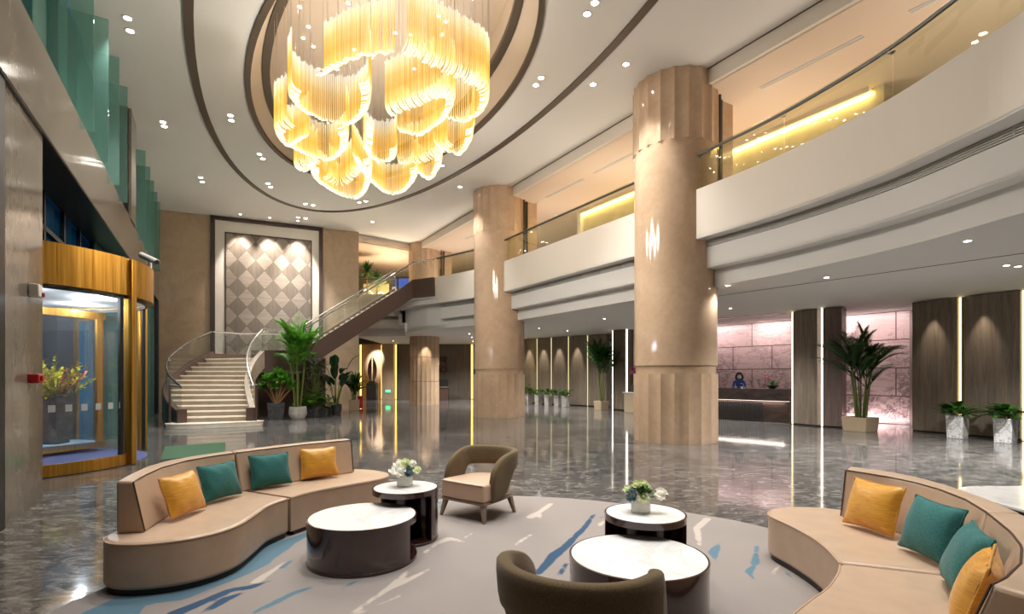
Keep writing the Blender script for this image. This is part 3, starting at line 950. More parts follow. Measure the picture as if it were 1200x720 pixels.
SL_B = [[(-2.80, 3.97), (-2.87, 4.25), (-2.95, 4.6), (-2.95, 4.86), (-2.89, 5.12), (-2.783, 5.325)], [(-2.777, 5.335), (-2.57, 5.68), (-2.28, 6.04), (-1.95, 6.41)]]
SL_K = [[(-2.99, 3.93), (-3.10, 4.22), (-3.22, 4.6), (-3.24, 4.9), (-3.16, 5.2), (-2.987, 5.525)], [(-2.98, 5.537), (-2.76, 5.87), (-2.46, 6.265), (-2.09, 6.61)]]
SR_F = [[(2.95, 4.66), (2.78, 4.75), (2.52, 4.76), (2.32, 4.66), (2.215, 4.49), (2.235, 4.2), (2.235, 3.89), (2.19, 3.62), (2.105, 3.345)],
        [(2.10, 3.335), (1.98, 3.17), (1.8, 2.97), (1.58, 2.78), (1.39, 2.60), (1.22, 2.36), (1.18, 2.12), (1.28, 1.90), (1.5, 1.76), (1.78, 1.72)]]
SR_R = [[(2.105, 3.345), (2.97, 3.0), (3.09, 3.35), (3.18, 3.72), (3.21, 4.06), (3.16, 4.33), (2.95, 4.66)],
        [(1.78, 1.72), (2.0, 1.79), (2.2, 1.95), (2.48, 2.23), (2.74, 2.59), (2.965, 2.99), (2.10, 3.335)]]
SR_T = [[(2.84, 4.43), (2.99, 4.12), (3.03, 3.9), (3.02, 3.67), (2.94, 3.37), (2.793, 3.065)], [(2.787, 3.055), (2.56, 2.67), (2.40, 2.45), (2.18, 2.23), (1.95, 2.06), (1.84, 2.0)]]
SR_B = [[(2.78, 4.40), (2.90, 4.1), (2.93, 3.86), (2.91, 3.62), (2.82, 3.34), (2.683, 3.055)], [(2.677, 3.045), (2.46, 2.72), (2.28, 2.52), (2.08, 2.32), (1.86, 2.15), (1.75, 2.09)]]
SR_K = [[(2.98, 4.59), (3.15, 4.32), (3.2, 4.06), (3.17, 3.72), (3.08, 3.35), (2.955, 3.015)], [(2.948, 3.0), (2.72, 2.6), (2.46, 2.25), (2.18, 1.97), (1.97, 1.81), (1.93, 1.79)]]
sofa('long curved tan leather sofa with four pillows on the left of the rug', SL_F, SL_R, SL_T, SL_B, SL_K)
sofa('curved tan leather sofa cut off by the right edge of view', SR_F, SR_R, SR_T, SR_B, SR_K)

def pillow(label, mat, p, yaw, lean, w=.45, h=.36, th=.15, roll=0, group='scatter pillows'):
    """p: bottom-centre on the seat; yaw: direction the pillow faces; lean back in radians"""
    n = 20
    A = []; B = []
    for i in range(n + 1):
        ra = []; rb = []
        for j in range(n + 1):
            u, v = -1 + 2 * i / n, -1 + 2 * j / n
            k = max(0, (1 - abs(u) ** 2.6) * (1 - abs(v) ** 2.6)) ** .55
            px = u * (1 - .07 * (1 - v * v)) * w / 2; pz = v * (1 - .08 * (1 - u * u)) * h / 2
            wr = .004 * math.sin(9 * u + 5 * v) * (u * u + v * v)
            ra.append((px, -th / 2 * k - .004 + wr, pz)); rb.append((px, th / 2 * k + .004 + wr, pz))
        A.append(ra); B.append(rb)
    m = MB(); m.grid(A); m.grid([list(reversed(r)) for r in B])
    edge = [(A[i][0][0], 0, A[i][0][2]) for i in range(n)] + [(A[n][j][0], 0, A[n][j][2]) for j in range(n)] + \
           [(A[i][n][0], 0, A[i][n][2]) for i in range(n, 0, -1)] + [(A[0][j][0], 0, A[0][j][2]) for j in range(n, 0, -1)]
    s_ = MB(); s_.tube(edge, .006, 6, closed=True)
    R = Matrix.Rotation(yaw, 4, 'Z') @ Matrix.Rotation(-lean, 4, 'X') @ Matrix.Rotation(roll, 4, 'Y')
    cz = h / 2 * math.cos(lean) + th * .12
    T = Matrix.Translation((p[0], p[1], p[2] + cz)) @ R
    for q in (m, s_): q.v = [tuple(T @ Vector(x)) for x in q.v]
    t = thing('throw_pillow', label, 'pillow', p, group)
    c = m.build('cover', M[mat], t, smooth=180)
    s_.build('seam_piping', M[mat], t, smooth=180)
    return t
def face(d): return math.atan2(d[0], -d[1])         # yaw so that local -Y looks along d
PZ = .408
pillow('mustard silk pillow at the near end of the left sofa', 'silk', (-2.80, 4.43, PZ), face((1, -.06)), .33, w=.42, h=.35)
pillow('teal woven pillow next to the mustard one at the near end of the left sofa', 'tealfab', (-2.80, 4.99, PZ), face((.95, -.30)), .30, w=.42, h=.34)
pillow('teal woven pillow right of the backrest joint of the left sofa', 'tealfab', (-2.58, 5.56, PZ), face((.75, -.66)), .28, w=.42, h=.34)
pillow('mustard silk pillow at the far end of the left sofa', 'silk', (-2.235, 6.03, PZ), face((.62, -.78)), .28, w=.42, h=.34)
pillow('mustard silk pillow at the far end of the right sofa', 'silk', (2.76, 3.98, PZ), face((-.97, -.25)), .32, w=.42, h=.37)
pillow('teal woven pillow left of the backrest joint of the right sofa', 'tealfab', (2.72, 3.38, PZ), face((-.98, .05)), .32, w=.43, h=.37)
pillow('teal woven pillow leaning behind the mustard one at the near end of the right sofa', 'tealfab', (2.47, 2.83, PZ), face((-.86, .50)), .38, w=.42, h=.37)
pillow('mustard silk pillow nearest the camera on the right sofa', 'silk', (2.14, 2.40, PZ), face((-.70, .71)), .30, w=.45, h=.37)

def arc_wall(R, th, z0, z1, a0, a1, n=44):
    m = MB(); m.lathe([(R - th, z0), (R, z0), (R, z1), (R - th, z1)], n, (0, 0, 0), a0, a1, close_prof=True); return m
def round_table(name, label, c, R, H, a0, a1, clip=None, zf=.014):
    t = thing(name, label, 'table', (c[0], c[1], zf))
    def put(m): m.v = [(x + c[0], y + c[1], z + zf) for x, y, z in m.v]; return m
    m = MB(); m.lathe([(0, H - .012), (R - .014, H - .012), (R - .014, H), (0, H)], 64); put(m).build('marble_top', M['marble'], t, smooth=30)
    m = MB(); m.lathe([(0, H - .05), (R, H - .05), (R, H - .001), (R - .0145, H - .001), (R - .0145, H - .013), (0, H - .013)], 64); put(m).build('top_frame', M['lac'], t, smooth=30)
    put(arc_wall(R - .003, .03, .02, H - .045, math.radians(a0), math.radians(a1))).build('curved_body', M['lac'], t, smooth=30)
    P = []
    for i in range(64):
        a = 2 * PI * i / 64; x, y = R * math.cos(a), R * math.sin(a)
        if clip:
            wx, wy = c[0] + x - clip[0], c[1] + y - clip[1]; d = math.hypot(wx, wy)
            if d < clip[2]:
                k = clip[2] / d; x, y = clip[0] + wx * k - c[0], clip[1] + wy * k - c[1]
        P.append((x, y))
    m = MB(); m.ngon_prism(P, 0, .028); put(m).build('base_plate', M['lac'], t, bevel=.003, bseg=1)
    return t
TL, SLT = (-1.29, 4.51), (-1.035, 5.06)
TR, SRT = (.85, 3.52), (1.05, 4.11)
round_table('drum_coffee_table', 'white-topped dark drum coffee table before the left sofa', TL, .46, .372, 140, 342)
round_table('round_side_table', 'tall white-topped side table between the left sofa and the armchair', SLT, .315, .50, -28, 152, (TL[0], TL[1], .468))
round_table('drum_coffee_table', 'white-topped dark drum coffee table behind the olive chair back in front', TR, .46, .372, 150, 352)
round_table('round_side_table', 'tall white-topped side table with flowers left of the right sofa', SRT, .315, .50, -15, 165, (TR[0], TR[1], .468))

def rose(m, c, r):
    m.ball((c[0], c[1], c[2]), r * .80, 12, 8, jit=.05)
    for k in range(12):
        a = k * 2.4; tilt = .30 + .10 * k
        d = Vector((math.cos(a) * math.sin(tilt), math.sin(a) * math.sin(tilt), math.cos(tilt)))
        o = Vector(c) + d * r * .22
        t_ = d.orthogonal().normalized(); b = d.cross(t_)
        rows = []
        for i in range(4):
            q = i / 3; row = []
            for j in range(6):
                w = -1 + 2 * j / 5
                row.append(o + d * (r * .74 * math.sin(.35 + q * 1.1)) + (t_ * math.cos(w * .9) * (1 - .2 * q) + b * math.sin(w * .9)) * (r * (.22 + .60 * q)))
            rows.append(row)
        m.grid(rows)
def bouquet(label, c, big, side, dup_dir=1):
    t = thing('flower_vase', label, 'flower vase', c)
    x, y, z = c
    m = MB(); m.lathe([(0, .0), (.078, .0), (.08, .115), (.074, .115), (.073, .012), (0, .012)], 32, c); m.build('glass_bowl', M['vase'], t, smooth=40)
    m = MB(); m.lathe([(0, .014), (.071, .014), (.071, .085), (0, .085)], 24, c); m.build('white_pebble_fill', M['petal'], t, smooth=40)
    m = MB(); r2 = random.Random(3 + int(x * 10))
    for k in range(95):
        a = r2.uniform(0, 2 * PI); e = r2.uniform(-.1, 1.3)
        d = Vector((math.cos(a) * math.cos(e), math.sin(a) * math.cos(e), math.sin(e)))
        p = Vector((x, y, z + .125)) + Vector((d.x * .075, d.y * .075, d.z * .045))
        m.leaf(p, d + Vector((r2.uniform(-.4, .4), r2.uniform(-.4, .4), r2.uniform(-.2, .4))), r2.uniform(.035, .06), .026, .4)
    m.build('foliage', M['leaf'], t)
    for (dx, dy, dz, r, mt) in big:
        m = MB(); rose(m, (x + dx, y + dy, z + dz), r); m.build('rose', M[mt], t, smooth=60)
    for (dx, dy, dz, r) in side:
        m = MB()
        for k in range(46):
            a = r2.uniform(0, 2 * PI); e = r2.uniform(-1.2, 1.5)
            m.ball((x + dx + r * math.cos(a) * math.cos(e), y + dy + r * math.sin(a) * math.cos(e), z + dz + r * math.sin(e)), .010, 5, 4)
        m.build('hydrangea', M['bluefl'], t)
    return t
bouquet('small round bouquet in a glass bowl on the left side table', (-1.05, 5.10, .5145),
        [(-.03, -.085, .15, .056, 'petal'), (-.10, -.03, .15, .048, 'petal'), (0, -.01, .215, .05, 'petaly'), (.115, .0, .15, .042, 'petaly'), (-.07, .04, .20, .048, 'petal'), (.06, .05, .20, .042, 'petal')],
        [(.05, -.06, .145, .038)])
bouquet('white flower bouquet in a glass bowl on the right side table', (1.02, 4.13, .5145),
        [(.0, -.085, .125, .038, 'petaly'), (.15, -.03, .14, .05, 'petal'), (-.03, .02, .20, .04, 'petaly'), (.03, .03, .205, .036, 'petaly'), (-.1, .03, .165, .036, 'petaly'), (.07, .06, .17, .03, 'petaly')],
        [(-.085, -.05, .145, .042)])

def armchair(label, loc, yaw):
    t = thing('barrel_armchair', label, 'armchair', (0, 0, 0))
    def plan(wf, wb, yf, yb, bow=.04, n=10):
        P = []
        for i in range(n + 1): s_ = -1 + 2 * i / n; P.append((s_ * wf, yf - bow * .35 * (1 - s_ * s_)))
        P.append((wf + .01, yf + .12))
        for i in range(n + 1): a = PI * i / n; P.append((wb * math.cos(a), yb - .22 + .22 * math.sin(a)))
        P.append((-wf - .01, yf + .12))
        return P
    m = MB(); m.ngon_prism(plan(.325, .30, -.33, .34), .19, .222); m.build('base_frame', M['legwood'], t, bevel=.006)
    m = MB(); P = plan(.33, .305, -.34, .345)
    top = [(x * .985, y * .985) for x, y in P]
    m.hexa([(x, y, .224) for x, y in P], [(x, y, .425) for x, y in top]); s_ = m.build('seat', M['leather2'], t, bevel=.028, bseg=3)
    m = MB(); m.tube([(x, y, .412) for x, y in top[:11]], .0045, 6); m.build('piping', M['leather2'], s_)
    for sx in (-1, 1):
        for (yy, ky) in ((-.29, -1), (.24, 1)):
            xx = sx * (.285 if ky < 0 else .25)
            m = MB(); b0 = (xx + sx * .045, yy + ky * .04)
            def sq(cx, cy, r, z): return [(cx - r, cy - r, z), (cx + r, cy - r, z), (cx + r, cy + r, z), (cx - r, cy + r, z)]
            m.hexa(sq(b0[0], b0[1], .015, 0), sq(xx, yy, .03, .195)); m.build('leg', M['legwood'], t, bevel=.005)
    # wrap-round back: vertical limbs outside the seat that arch into a floating backrest
    path = [(.352, -.22 + .05 * i) for i in range(6)]
    for i in range(1, 24):
        a = PI * i / 24; path.append((.352 * math.cos(a), .05 + .335 * math.sin(a) ** .9))
    path += [(-.352, .03 - .05 * i) for i in range(6)]
    path = resample(spline(path, 3), 70)
    L = plen(path); acc = 0; rings = []
    off = offset(path, -1.0)
    for i, p in enumerate(path):
        if i: acc += (Vector(path[i]) - Vector(path[i - 1])).length
        d = min(acc, L - acc)
        nx, ny = off[i][0] - p[0], off[i][1] - p[1]; l = math.hypot(nx, ny); nx, ny = nx / l, ny / l   # towards the inside
        q = min(1, d / .46); zt = .47 + .285 * math.sqrt(max(0, 1 - (1 - q) ** 2))
        zb = .212 + .315 * sstep(.16, .40, d)
        rec = .012 * sstep(.2, .4, d)
        th = .042
        hh = (zt - zb) / 2; zc = (zt + zb) / 2
        lean = .05 * sstep(.15, .5, d)
        ring = []
        for k in range(16):
            a = 2 * PI * k / 16 + PI / 16
            ca, sa = math.cos(a), math.sin(a)
            ex = (abs(ca) ** .8) * (1 if ca > 0 else -1) * th
            rr = .045
            ez = (1 if sa > 0 else -1) * (hh - rr + rr * abs(sa) ** .8) if abs(sa) > .25 else (hh - rr) * sa / .25
            zz = zc + ez
            o = -lean * (zz - zb) / max(.01, .55)
            ring.append((p[0] + nx * (ex - rec + o), p[1] + ny * (ex - rec + o), zz))
        rings.append(ring)
    m = MB(); m.loft(rings); m.build('backrest', M['olive'], t, smooth=70)
    seam = [(r[5][0], r[5][1], r[5][2] - .004) for r in rings[3:-3]]
    t.scale = (.96, .96, .97); t.location = loc; t.rotation_euler = (0, 0, yaw); WL[t.name] = Vector(loc)
    return t
armchair('olive barrel armchair facing the left coffee table, seen from its front', (-.36, 5.98, .014), face((-.60, -.80)))
armchair('olive barrel armchair seen from behind at the bottom of view', (.345, 2.53, .014), face((.36, .93)))

# white stone bench behind the right sofa, green mat by the door
t = thing('white_stone_table', 'large low white table glimpsed behind the right sofa', 'table', (5.65, 4.4, 0))
P = []
for i in range(64):
    a = 2 * PI * i / 64; ca, sa = math.cos(a), math.sin(a)
    P.append((5.70 + 1.13 * (abs(ca) ** .35) * (1 if ca > 0 else -1), 4.25 + 1.40 * (abs(sa) ** .35) * (1 if sa > 0 else -1)))
m = MB(); m.ngon_prism(P, .37, .40); m.build('table_top', M['marble'], t, bevel=.006)
m = MB(); m.ngon_prism([(5.75 + (x - 5.75) * .82, 4.25 + (y - 4.25) * .82) for x, y in P], 0, .37); m.build('table_body', M['lac'], t)
m = MB(); q = [Fp(193, 524), Fp(264, 519), Fp(264, 532), Fp(188, 540)]
m.hexa([(p.x, p.y, .001) for p in q], [(p.x, p.y, .012) for p in q])
tag(m.build('door_mat', plain('green_mat', lin(52, 84, 58), .95, var=.2, scale=40)), 'dark green mat on the floor between the revolving door and left sofa', 'mat')
# ------------------------------------------------------------------ curved staircase
IN = spline([(-8.30, 16.55), (-8.72, 17.1), (-9.10, 17.7), (-9.33, 18.3), (-9.44, 18.9), (-9.42, 19.5)], 12)
OU = spline([(-9.98, 15.85), (-10.75, 16.45), (-11.3, 17.15), (-11.65, 17.95), (-11.85, 18.85), (-11.92, 19.75), (-11.8, 20.6)], 12)
IN = resample(IN, 27); OU = resample(OU, 27)
RISE = .16; ZLAND = 14 * RISE
st = thing('curved_staircase', 'curved limestone staircase with glass balustrades sweeping up to the gallery', 'staircase', (-9.6, 17.5, 0))
m = MB()
pl = [(-10.35, 15.75), (-10.3, 15.5), (-9.9, 15.35), (-9.3, 15.5), (-8.7, 15.85), (-8.2, 16.15), (-7.95, 16.4), (-7.95, 16.62), (-8.2, 16.75), (-8.9, 17.2), (-10.3, 16.3)]
m.ngon_prism(spline(pl, 4, True), 0, RISE - .035); m.ngon_prism(spline([(x * 1.0 + (x + 9.2) * .02, y + (y - 16.2) * .03) for x, y in pl], 4, True), RISE - .035, RISE)
m.build('bottom_step', M['stair'], st, bevel=.006, bseg=1)
for i in range(13):
    a, b = IN[2 * i], OU[2 * i]; c, d = IN[2 * i + 2], OU[2 * i + 2]
    z = RISE * (i + 2)
    va = (Vector(a) - Vector(c)).normalized() * .05; vb = (Vector(b) - Vector(d)).normalized() * .05
    m = MB()
    m.hexa([(b[0] + vb.x, b[1] + vb.y, z - .04), (a[0] + va.x, a[1] + va.y, z - .04), (c[0], c[1], z - .04), (d[0], d[1], z - .04)],
           [(b[0] + vb.x, b[1] + vb.y, z), (a[0] + va.x, a[1] + va.y, z), (c[0], c[1], z), (d[0], d[1], z)])
    stp = m.build('step', M['stair'], st)
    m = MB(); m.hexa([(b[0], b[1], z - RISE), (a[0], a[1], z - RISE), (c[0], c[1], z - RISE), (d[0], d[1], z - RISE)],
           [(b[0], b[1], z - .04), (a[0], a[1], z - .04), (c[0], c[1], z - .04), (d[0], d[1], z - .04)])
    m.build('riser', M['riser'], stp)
# landing and upper flight
N0, N1 = Vector((-9.3, 19.62)), Vector((-4.4, 23.12)); ND = (N1 - N0).normalized(); NL = Vector((-ND.y, ND.x)); WID = 2.0
fl0 = N0 + (N1 - N0) * .215
LANDP = [IN[-1], tuple(N0), tuple(fl0), tuple(fl0 + NL * WID), (-11.1, 21.55), OU[-1]]
m = MB(); m.ngon_prism(LANDP, ZLAND - .06, ZLAND); m.build('landing', M['stair'], st)
m = MB(); m.ngon_prism([(x, y) for x, y in LANDP], ZLAND - .55, ZLAND - .06); m.build('landing_slab', M['soffit'], st)
ZT = 5.5; NS = 20
for i in range(NS):
    a = fl0.lerp(N1, i / NS); b = fl0.lerp(N1, (i + 1) / NS); z = ZLAND + (ZT - ZLAND) * (i + 1) / NS
    m = MB(); m.hexa([(p.x, p.y, z - .17) for p in (a, b, b + NL * WID, a + NL * WID)], [(p.x, p.y, z) for p in (a, b, b + NL * WID, a + NL * WID)])
    m.build('step', M['stair'], st)
# sloping underside
m = MB()
A, B = fl0, N1
def qd(p, z): return (p.x, p.y, z)
m.hexa([qd(A, ZLAND - .52), qd(B, ZT - .46), qd(B + NL * WID, ZT - .46), qd(A + NL * WID, ZLAND - .52)],
       [qd(A, ZLAND - .2), qd(B, ZT - .2), qd(B + NL * WID, ZT - .2), qd(A + NL * WID, ZLAND - .2)])
m.build('soffit', M['soffit'], st)
m = MB(); E0 = Vector((-3.32, 22.48))
m.prism([tuple(N1), tuple(E0), tuple(E0 + NL * 1.6), tuple(N1 + NL * WID)], 4.95, ZT); m.build('head_slab', M['soffit'], st)
# stringers
def zs(k): return RISE + (ZLAND - RISE) * k
inn = [tuple(p) for p in IN]; nn_ = len(inn)
zi = [max(0.0, zs(i / (nn_ - 1))) for i in range(nn_)]
m = MB(); m.ribbon(inn, [max(0, z - .36) for z in zi], [z + .30 for z in zi], .16); m.build('stringer', M['stairtrim'], st)
m = MB(); oul = OU[::-1]; zo = zi[::-1]
m.ribbon(oul, [max(0, z - .36) for z in zo], [z + .30 for z in zo], .16)
m.build('stringer', M['brown'], st)
m = MB(); m.ribbon(offset(oul, .165), [max(0, z - .55) for z in zo], [z + .26 for z in zo], .03); m.build('stringer_facing', M['darkpanel'], st)
path = [inn[-1], tuple(N0), tuple(fl0), tuple(N1), tuple(E0)]
ptz = [ZLAND, ZLAND, ZLAND + .02, ZT + .02, ZT + .02]
for nm, pp in (('stringer', path),):
    q = []; qz = []
    for i in range(len(pp) - 1):
        for k in range(8):
            q.append(tuple(Vector(pp[i]).lerp(Vector(pp[i + 1]), k / 8))); qz.append(ptz[i] + (ptz[i + 1] - ptz[i]) * k / 8)
    q.append(pp[-1]); qz.append(ptz[-1])
    m = MB(); m.ribbon(q, [z - .50 for z in qz], [z + .30 for z in qz], .12); m.build('stringer', M['brown'], st)
NEARQ, NEARZ = q, qz
farp = [OU[-1], (-11.1, 21.55), tuple(fl0 + NL * WID), tuple(N1 + NL * WID)]
fz = [ZLAND, ZLAND, ZLAND + .02, ZT + .02]
q = []; qz = []
for i in range(3):
    for k in range(8): q.append(tuple(Vector(farp[i]).lerp(Vector(farp[i + 1]), k / 8))); qz.append(fz[i] + (fz[i + 1] - fz[i]) * k / 8)
q.append(farp[-1]); qz.append(fz[-1])
m = MB(); m.ribbon(q, [z - .60 for z in qz], [z + .22 for z in qz], -.12); m.build('stringer', M['brown'], st)
FARQ, FARZ = q, qz
# newel blocks and posts at the foot
for (x, y) in ((-10.02, 15.8), (-8.28, 16.5)):
    m = MB(); m.box(x, y, RISE + .21, .26, .24, .42, .6); m.build('newel_block', M['brown'], st, bevel=.01)
for (x, y) in ((-10.32, 15.70), (-8.08, 16.44)):
    m = MB(); m.tube([(x, y, RISE), (x, y, 1.30)], .032, 8); m.build('newel_post', M['brown'], st)
# glass and handrails
def balustrade(qp, qz, side, nseg, cap0=None):
    n = len(qp); per = max(1, (n - 1) // nseg)
    for i in range(0, n - 1, per):
        j = min(n - 1, i + per)
        pts = [Vector(p) for p in qp[i:j + 1]]; z = qz[i:j + 1]
        if len(pts) < 2: continue
        pts[0] = pts[0].lerp(pts[1], .06); pts[-1] = pts[-1].lerp(pts[-2], .06)
        m = MB(); m.ribbon([tuple(p) for p in pts], [k + .28 for k in z], [k + 1.06 for k in z], .014 * side); m.build('glass_panel', M['glass'], st)
    h = [(p[0], p[1], z + 1.08) for p, z in zip(offset(qp, .0), qz)]
    if cap0: h = [cap0] + h
    m = MB(); m.tube(h, .032, 8); m.build('handrail', M['railsteel2'], st)
    b = MB()
    for i in range(3, n, per):
        p = h[i]; b = MB(); b.tube([(p[0], p[1], p[2] - .13), (p[0] + .05, p[1] - .03, p[2] - .1), (p[0], p[1], p[2] - .02)], .012, 6); b.build('bracket', M['railsteel2'], st)
balustrade(offset(inn, .08), zi, 1, 3, (-8.08, 16.44, 1.30))
balustrade(offset(OU, -.08), zi, 1, 5, (-10.32, 15.70, 1.30))
balustrade(offset(NEARQ, .06), NEARZ, 1, 6)
balustrade(offset(FARQ, -.06), FARZ, 1, 5)

# ------------------------------------------------------------------ diamond panel on the back wall
def diamond():
    t = NT('diamond_wood_tiles'); tc = t.n('TexCoord'); sp = t.n('SeparateXYZ', {0: tc.outputs['Object']})
    s_ = t.math('DIVIDE', t.math('ADD', t.math('MULTIPLY', sp.outputs[0], WD.x), t.math('MULTIPLY', sp.outputs[1], WD.y)), .733)
    z = t.math('DIVIDE', sp.outputs[2], .86)
    a = t.math('ADD', t.math('ADD', s_, z), 40.0); b = t.math('ADD', t.math('SUBTRACT', s_, z), 40.5)
    fa, fb = t.math('FLOOR', a), t.math('FLOOR', b)
    par = t.math('MODULO', t.math('ADD', fa, fb), 2.0)
    h = t.noise(t.n('CombineXYZ', {0: t.math('MULTIPLY', s_, .4), 1: t.math('MULTIPLY', z, 9.0), 2: t.math('MULTIPLY', fa, 3.1)}).outputs[0], 2.2, 4, .6, .5)
    v = t.noise(t.n('CombineXYZ', {0: t.math('MULTIPLY', s_, 9.0), 1: t.math('MULTIPLY', z, .4), 2: fb}).outputs[0], 2.2, 4, .6, .5)
    c1 = t.ramp(h, [(.3, lin(134, 121, 109)), (.7, lin(160, 147, 135))])
    c2 = t.ramp(v, [(.3, lin(103, 91, 81)), (.7, lin(126, 114, 102))])
    col = t.mix(t.math('GREATER_THAN', par, .5), c2, c1)
    ea = t.math('MINIMUM', t.math('FRACT', a), t.math('SUBTRACT', 1.0, t.math('FRACT', a))); eb = t.math('MINIMUM', t.math('FRACT', b), t.math('SUBTRACT', 1.0, t.math('FRACT', b)))
    e = t.math('MINIMUM', ea, eb)
    col = t.mix(t.math('LESS_THAN', e, .012), col, lin(88, 76, 66))
    return t.princ(col, .35)
art = thing('diamond_wall_panel', 'tall diamond-patterned wood panel with cream border on the tan back wall', 'wall panel', (*WB(4.25, .0), 1.9))
def wslab(s0, s1, z0, z1, o0, o1):
    m = MB(); m.seg(WB(s0, o0), WB(s1, o0), o1 - o0, z0, z1); return m
m = wslab(1.9, 6.6, 1.9, ZC - .02, .005, .05)
m.build('cream_border', M['cream'], art)
m = MB()
for a in ((1.9, 2.08, 1.9, ZC - .01), (6.42, 6.6, 1.9, ZC - .01), (1.9, 6.6, ZC - .18, ZC - .01)):
    m.seg(WB(a[0], .0), WB(a[1], .0), .12, a[2], a[3])
m.build('outer_frame', M['framew'], art)
m = MB()
for a in ((2.46, 2.51, 1.9, 8.02), (6.05, 6.10, 1.9, 8.02), (2.46, 6.10, 7.97, 8.02)):
    m.seg(WB(a[0], .04), WB(a[1], .04), .05, a[2], a[3])
m.build('inner_frame', M['framew'], art)
dm = wslab(2.51, 6.05, 1.9, 7.97, .04, .07).build('diamond_field', diamond(), art)

# ------------------------------------------------------------------ revolving door
DC = Vector((-9.0, 9.25)); DR = 2.17
def dp(deg, r=DR): return (DC.x + r * math.cos(math.radians(deg)), DC.y + r * math.sin(math.radians(deg)))
dr = thing('revolving_door', 'large round revolving door with brushed gold canopy and posts', 'door', (DC.x, DC.y, 0))
def darc(r0, r1, z0, z1, a0, a1, n=40):
    m = MB(); m.lathe([(r0, z0), (r1, z0), (r1, z1), (r0, z1)], n, (DC.x, DC.y, 0), math.radians(a0), math.radians(a1), close_prof=True); return m
darc(DR - .12, DR, 3.02, 3.68, -100, 118, 60).build('canopy', M['gold'], dr, smooth=30)
darc(DR - .14, DR - .10, 2.96, 3.02, -100, 118, 60).build('canopy_rim', M['black'], dr, smooth=30)
m = MB(); m.lathe([(0, 3.04), (DR - .13, 3.04), (DR - .13, 3.08), (0, 3.08)], 48, (DC.x, DC.y, 0)); m.build('inner_ceiling', M['white'], dr)
m = MB(); m.lathe([(0, 3.60), (DR - .13, 3.60), (DR - .13, 3.66), (0, 3.66)], 48, (DC.x, DC.y, 0)); m.build('top_cover', M['blackm'], dr)
for k in range(6):
    a = k * 60 + 20; m = MB(); m.lathe([(0, 3.03), (.07, 3.03), (.07, 3.042), (0, 3.042)], 14, (DC.x + 1.35 * math.cos(math.radians(a)), DC.y + 1.35 * math.sin(math.radians(a)), 0)); m.build('spotlight', M['lamp'], dr)
darc(DR - .07, DR - .055, .20, 3.02, -95, 0).build('curved_glass', M['doorglass'], dr, smooth=30)
darc(DR - .10, DR - .02, .014, .20, -95, 0).build('sill', M['gold'], dr, smooth=30)
for a, mt, w in ((2.5, 'gold', .13), (58, 'gold', .11)):
    m = MB(); x, y = dp(a, DR - .02); m.box(x, y, 1.84, .15, w, 3.66, math.radians(a)); m.build('post', M[mt], dr, bevel=.01)
for a in (-2.0, 53, -38):
    m = MB(); x, y = dp(a, DR - .07); m.box(x, y, 1.53, .05, .07 if a != -38 else .045, 2.98, math.radians(a)); m.build('mullion', M['black'], dr)
darc(DR - .07, DR - .055, .02, 3.02, 62, 112).build('curved_glass', M['doorglass'], dr, smooth=30)
m = MB()
for k in range(15):
    a = -86 + k * 5.9
    b = darc(DR - .054, DR - .050, 1.02, 1.13, a, a + 2.5, 3); m.add(b.v, b.f)
m.build('safety_squares', M['frost'], dr)
# turning wings: two framed glass showcases
def wing(p, q, dpt):
    p, q = Vector(p), Vector(q); d = (q - p).normalized(); l = Vector((-d.y, d.x))
    f = MB(); g = MB()
    f.seg(p, q, -.06, .08, .20); f.seg(p, q, -.06, 2.78, 2.92)
    for e in (p, q - d * .12): f.seg(e, e + d * .12, -.06, .08, 2.92)
    f.seg(q, q + l * dpt, .05, .08, .2); f.seg(q, q + l * dpt, .05, 2.78, 2.92)
    e = q + l * (dpt - .1); f.seg(e, e + l * .1, .05, .08, 2.92)
    f.build('wing_frame', M['gold'], dr)
    g.seg(p + d * .1 + l * .02, q - d * .1 + l * .02, -.012, .2, 2.8); g.seg(q + l * .05, q + l * (dpt - .08), .012, .2, 2.8)
    g.build('wing_glass', M['doorglass'], dr)
    m = MB(); m.hexa([(x.x, x.y, .12) for x in (p, q, q + l * dpt, p + l * dpt)], [(x.x, x.y, .2) for x in (p, q, q + l * dpt, p + l * dpt)]); m.build('showcase_bed', M['blue_bed'], dr)
wing((-9.15, 9.7), (-8.68, 11.05), .95)
wing((-9.6, 8.9), (-9.2, 7.75), .8)
m = MB(); m.tube([(DC.x, DC.y, .0), (DC.x, DC.y, 3.03)], .08, 14); m.build('centre_shaft', M['gold'], dr)
m = MB(); m.lathe([(0, .002), (DR - .1, .002), (DR - .1, .010), (0, .010)], 48, (DC.x, DC.y, 0)); m.build('floor_disc', M['bluefloor'], dr)
# camera above the door and alarm boxes on the pier
cx, cy = dp(28, DR - .05)
t = thing('security_camera', 'white security camera mounted on top of the gold door canopy', 'camera', (cx, cy, 3.68))
m = MB(); m.tube([(cx, cy, 3.66), (cx, cy, 3.86)], .035, 10); m.build('bracket', M['whiteplastic'], t)
m = MB(); m.tube([(cx - .20, cy + .05, 3.98), (cx + .22, cy - .12, 3.80)], .06, 12); m.build('body', M['whiteplastic'], t)
m = MB(); m.tube([(cx + .215, cy - .118, 3.802), (cx + .235, cy - .126, 3.794)], .045, 12); m.build('lens', M['black'], t)
p = Vector(FL(6.28, -.0)); an = math.atan2(.864, -.503)
t = thing('wall_horn', 'small white box with a red corner on the granite pier', 'alarm', (p.x, p.y, 2.55))
m = MB(); m.box(p.x, p.y, 2.62, .17, .10, .15, an); m.build('casing', M['whiteplastic'], t, bevel=.012)
m = MB(); q = p + Vector((-.503, .864)) * .06; m.box(q.x + .03, q.y + .02, 2.58, .05, .07, .05, an); m.build('red_lens', M['redplastic'], t)
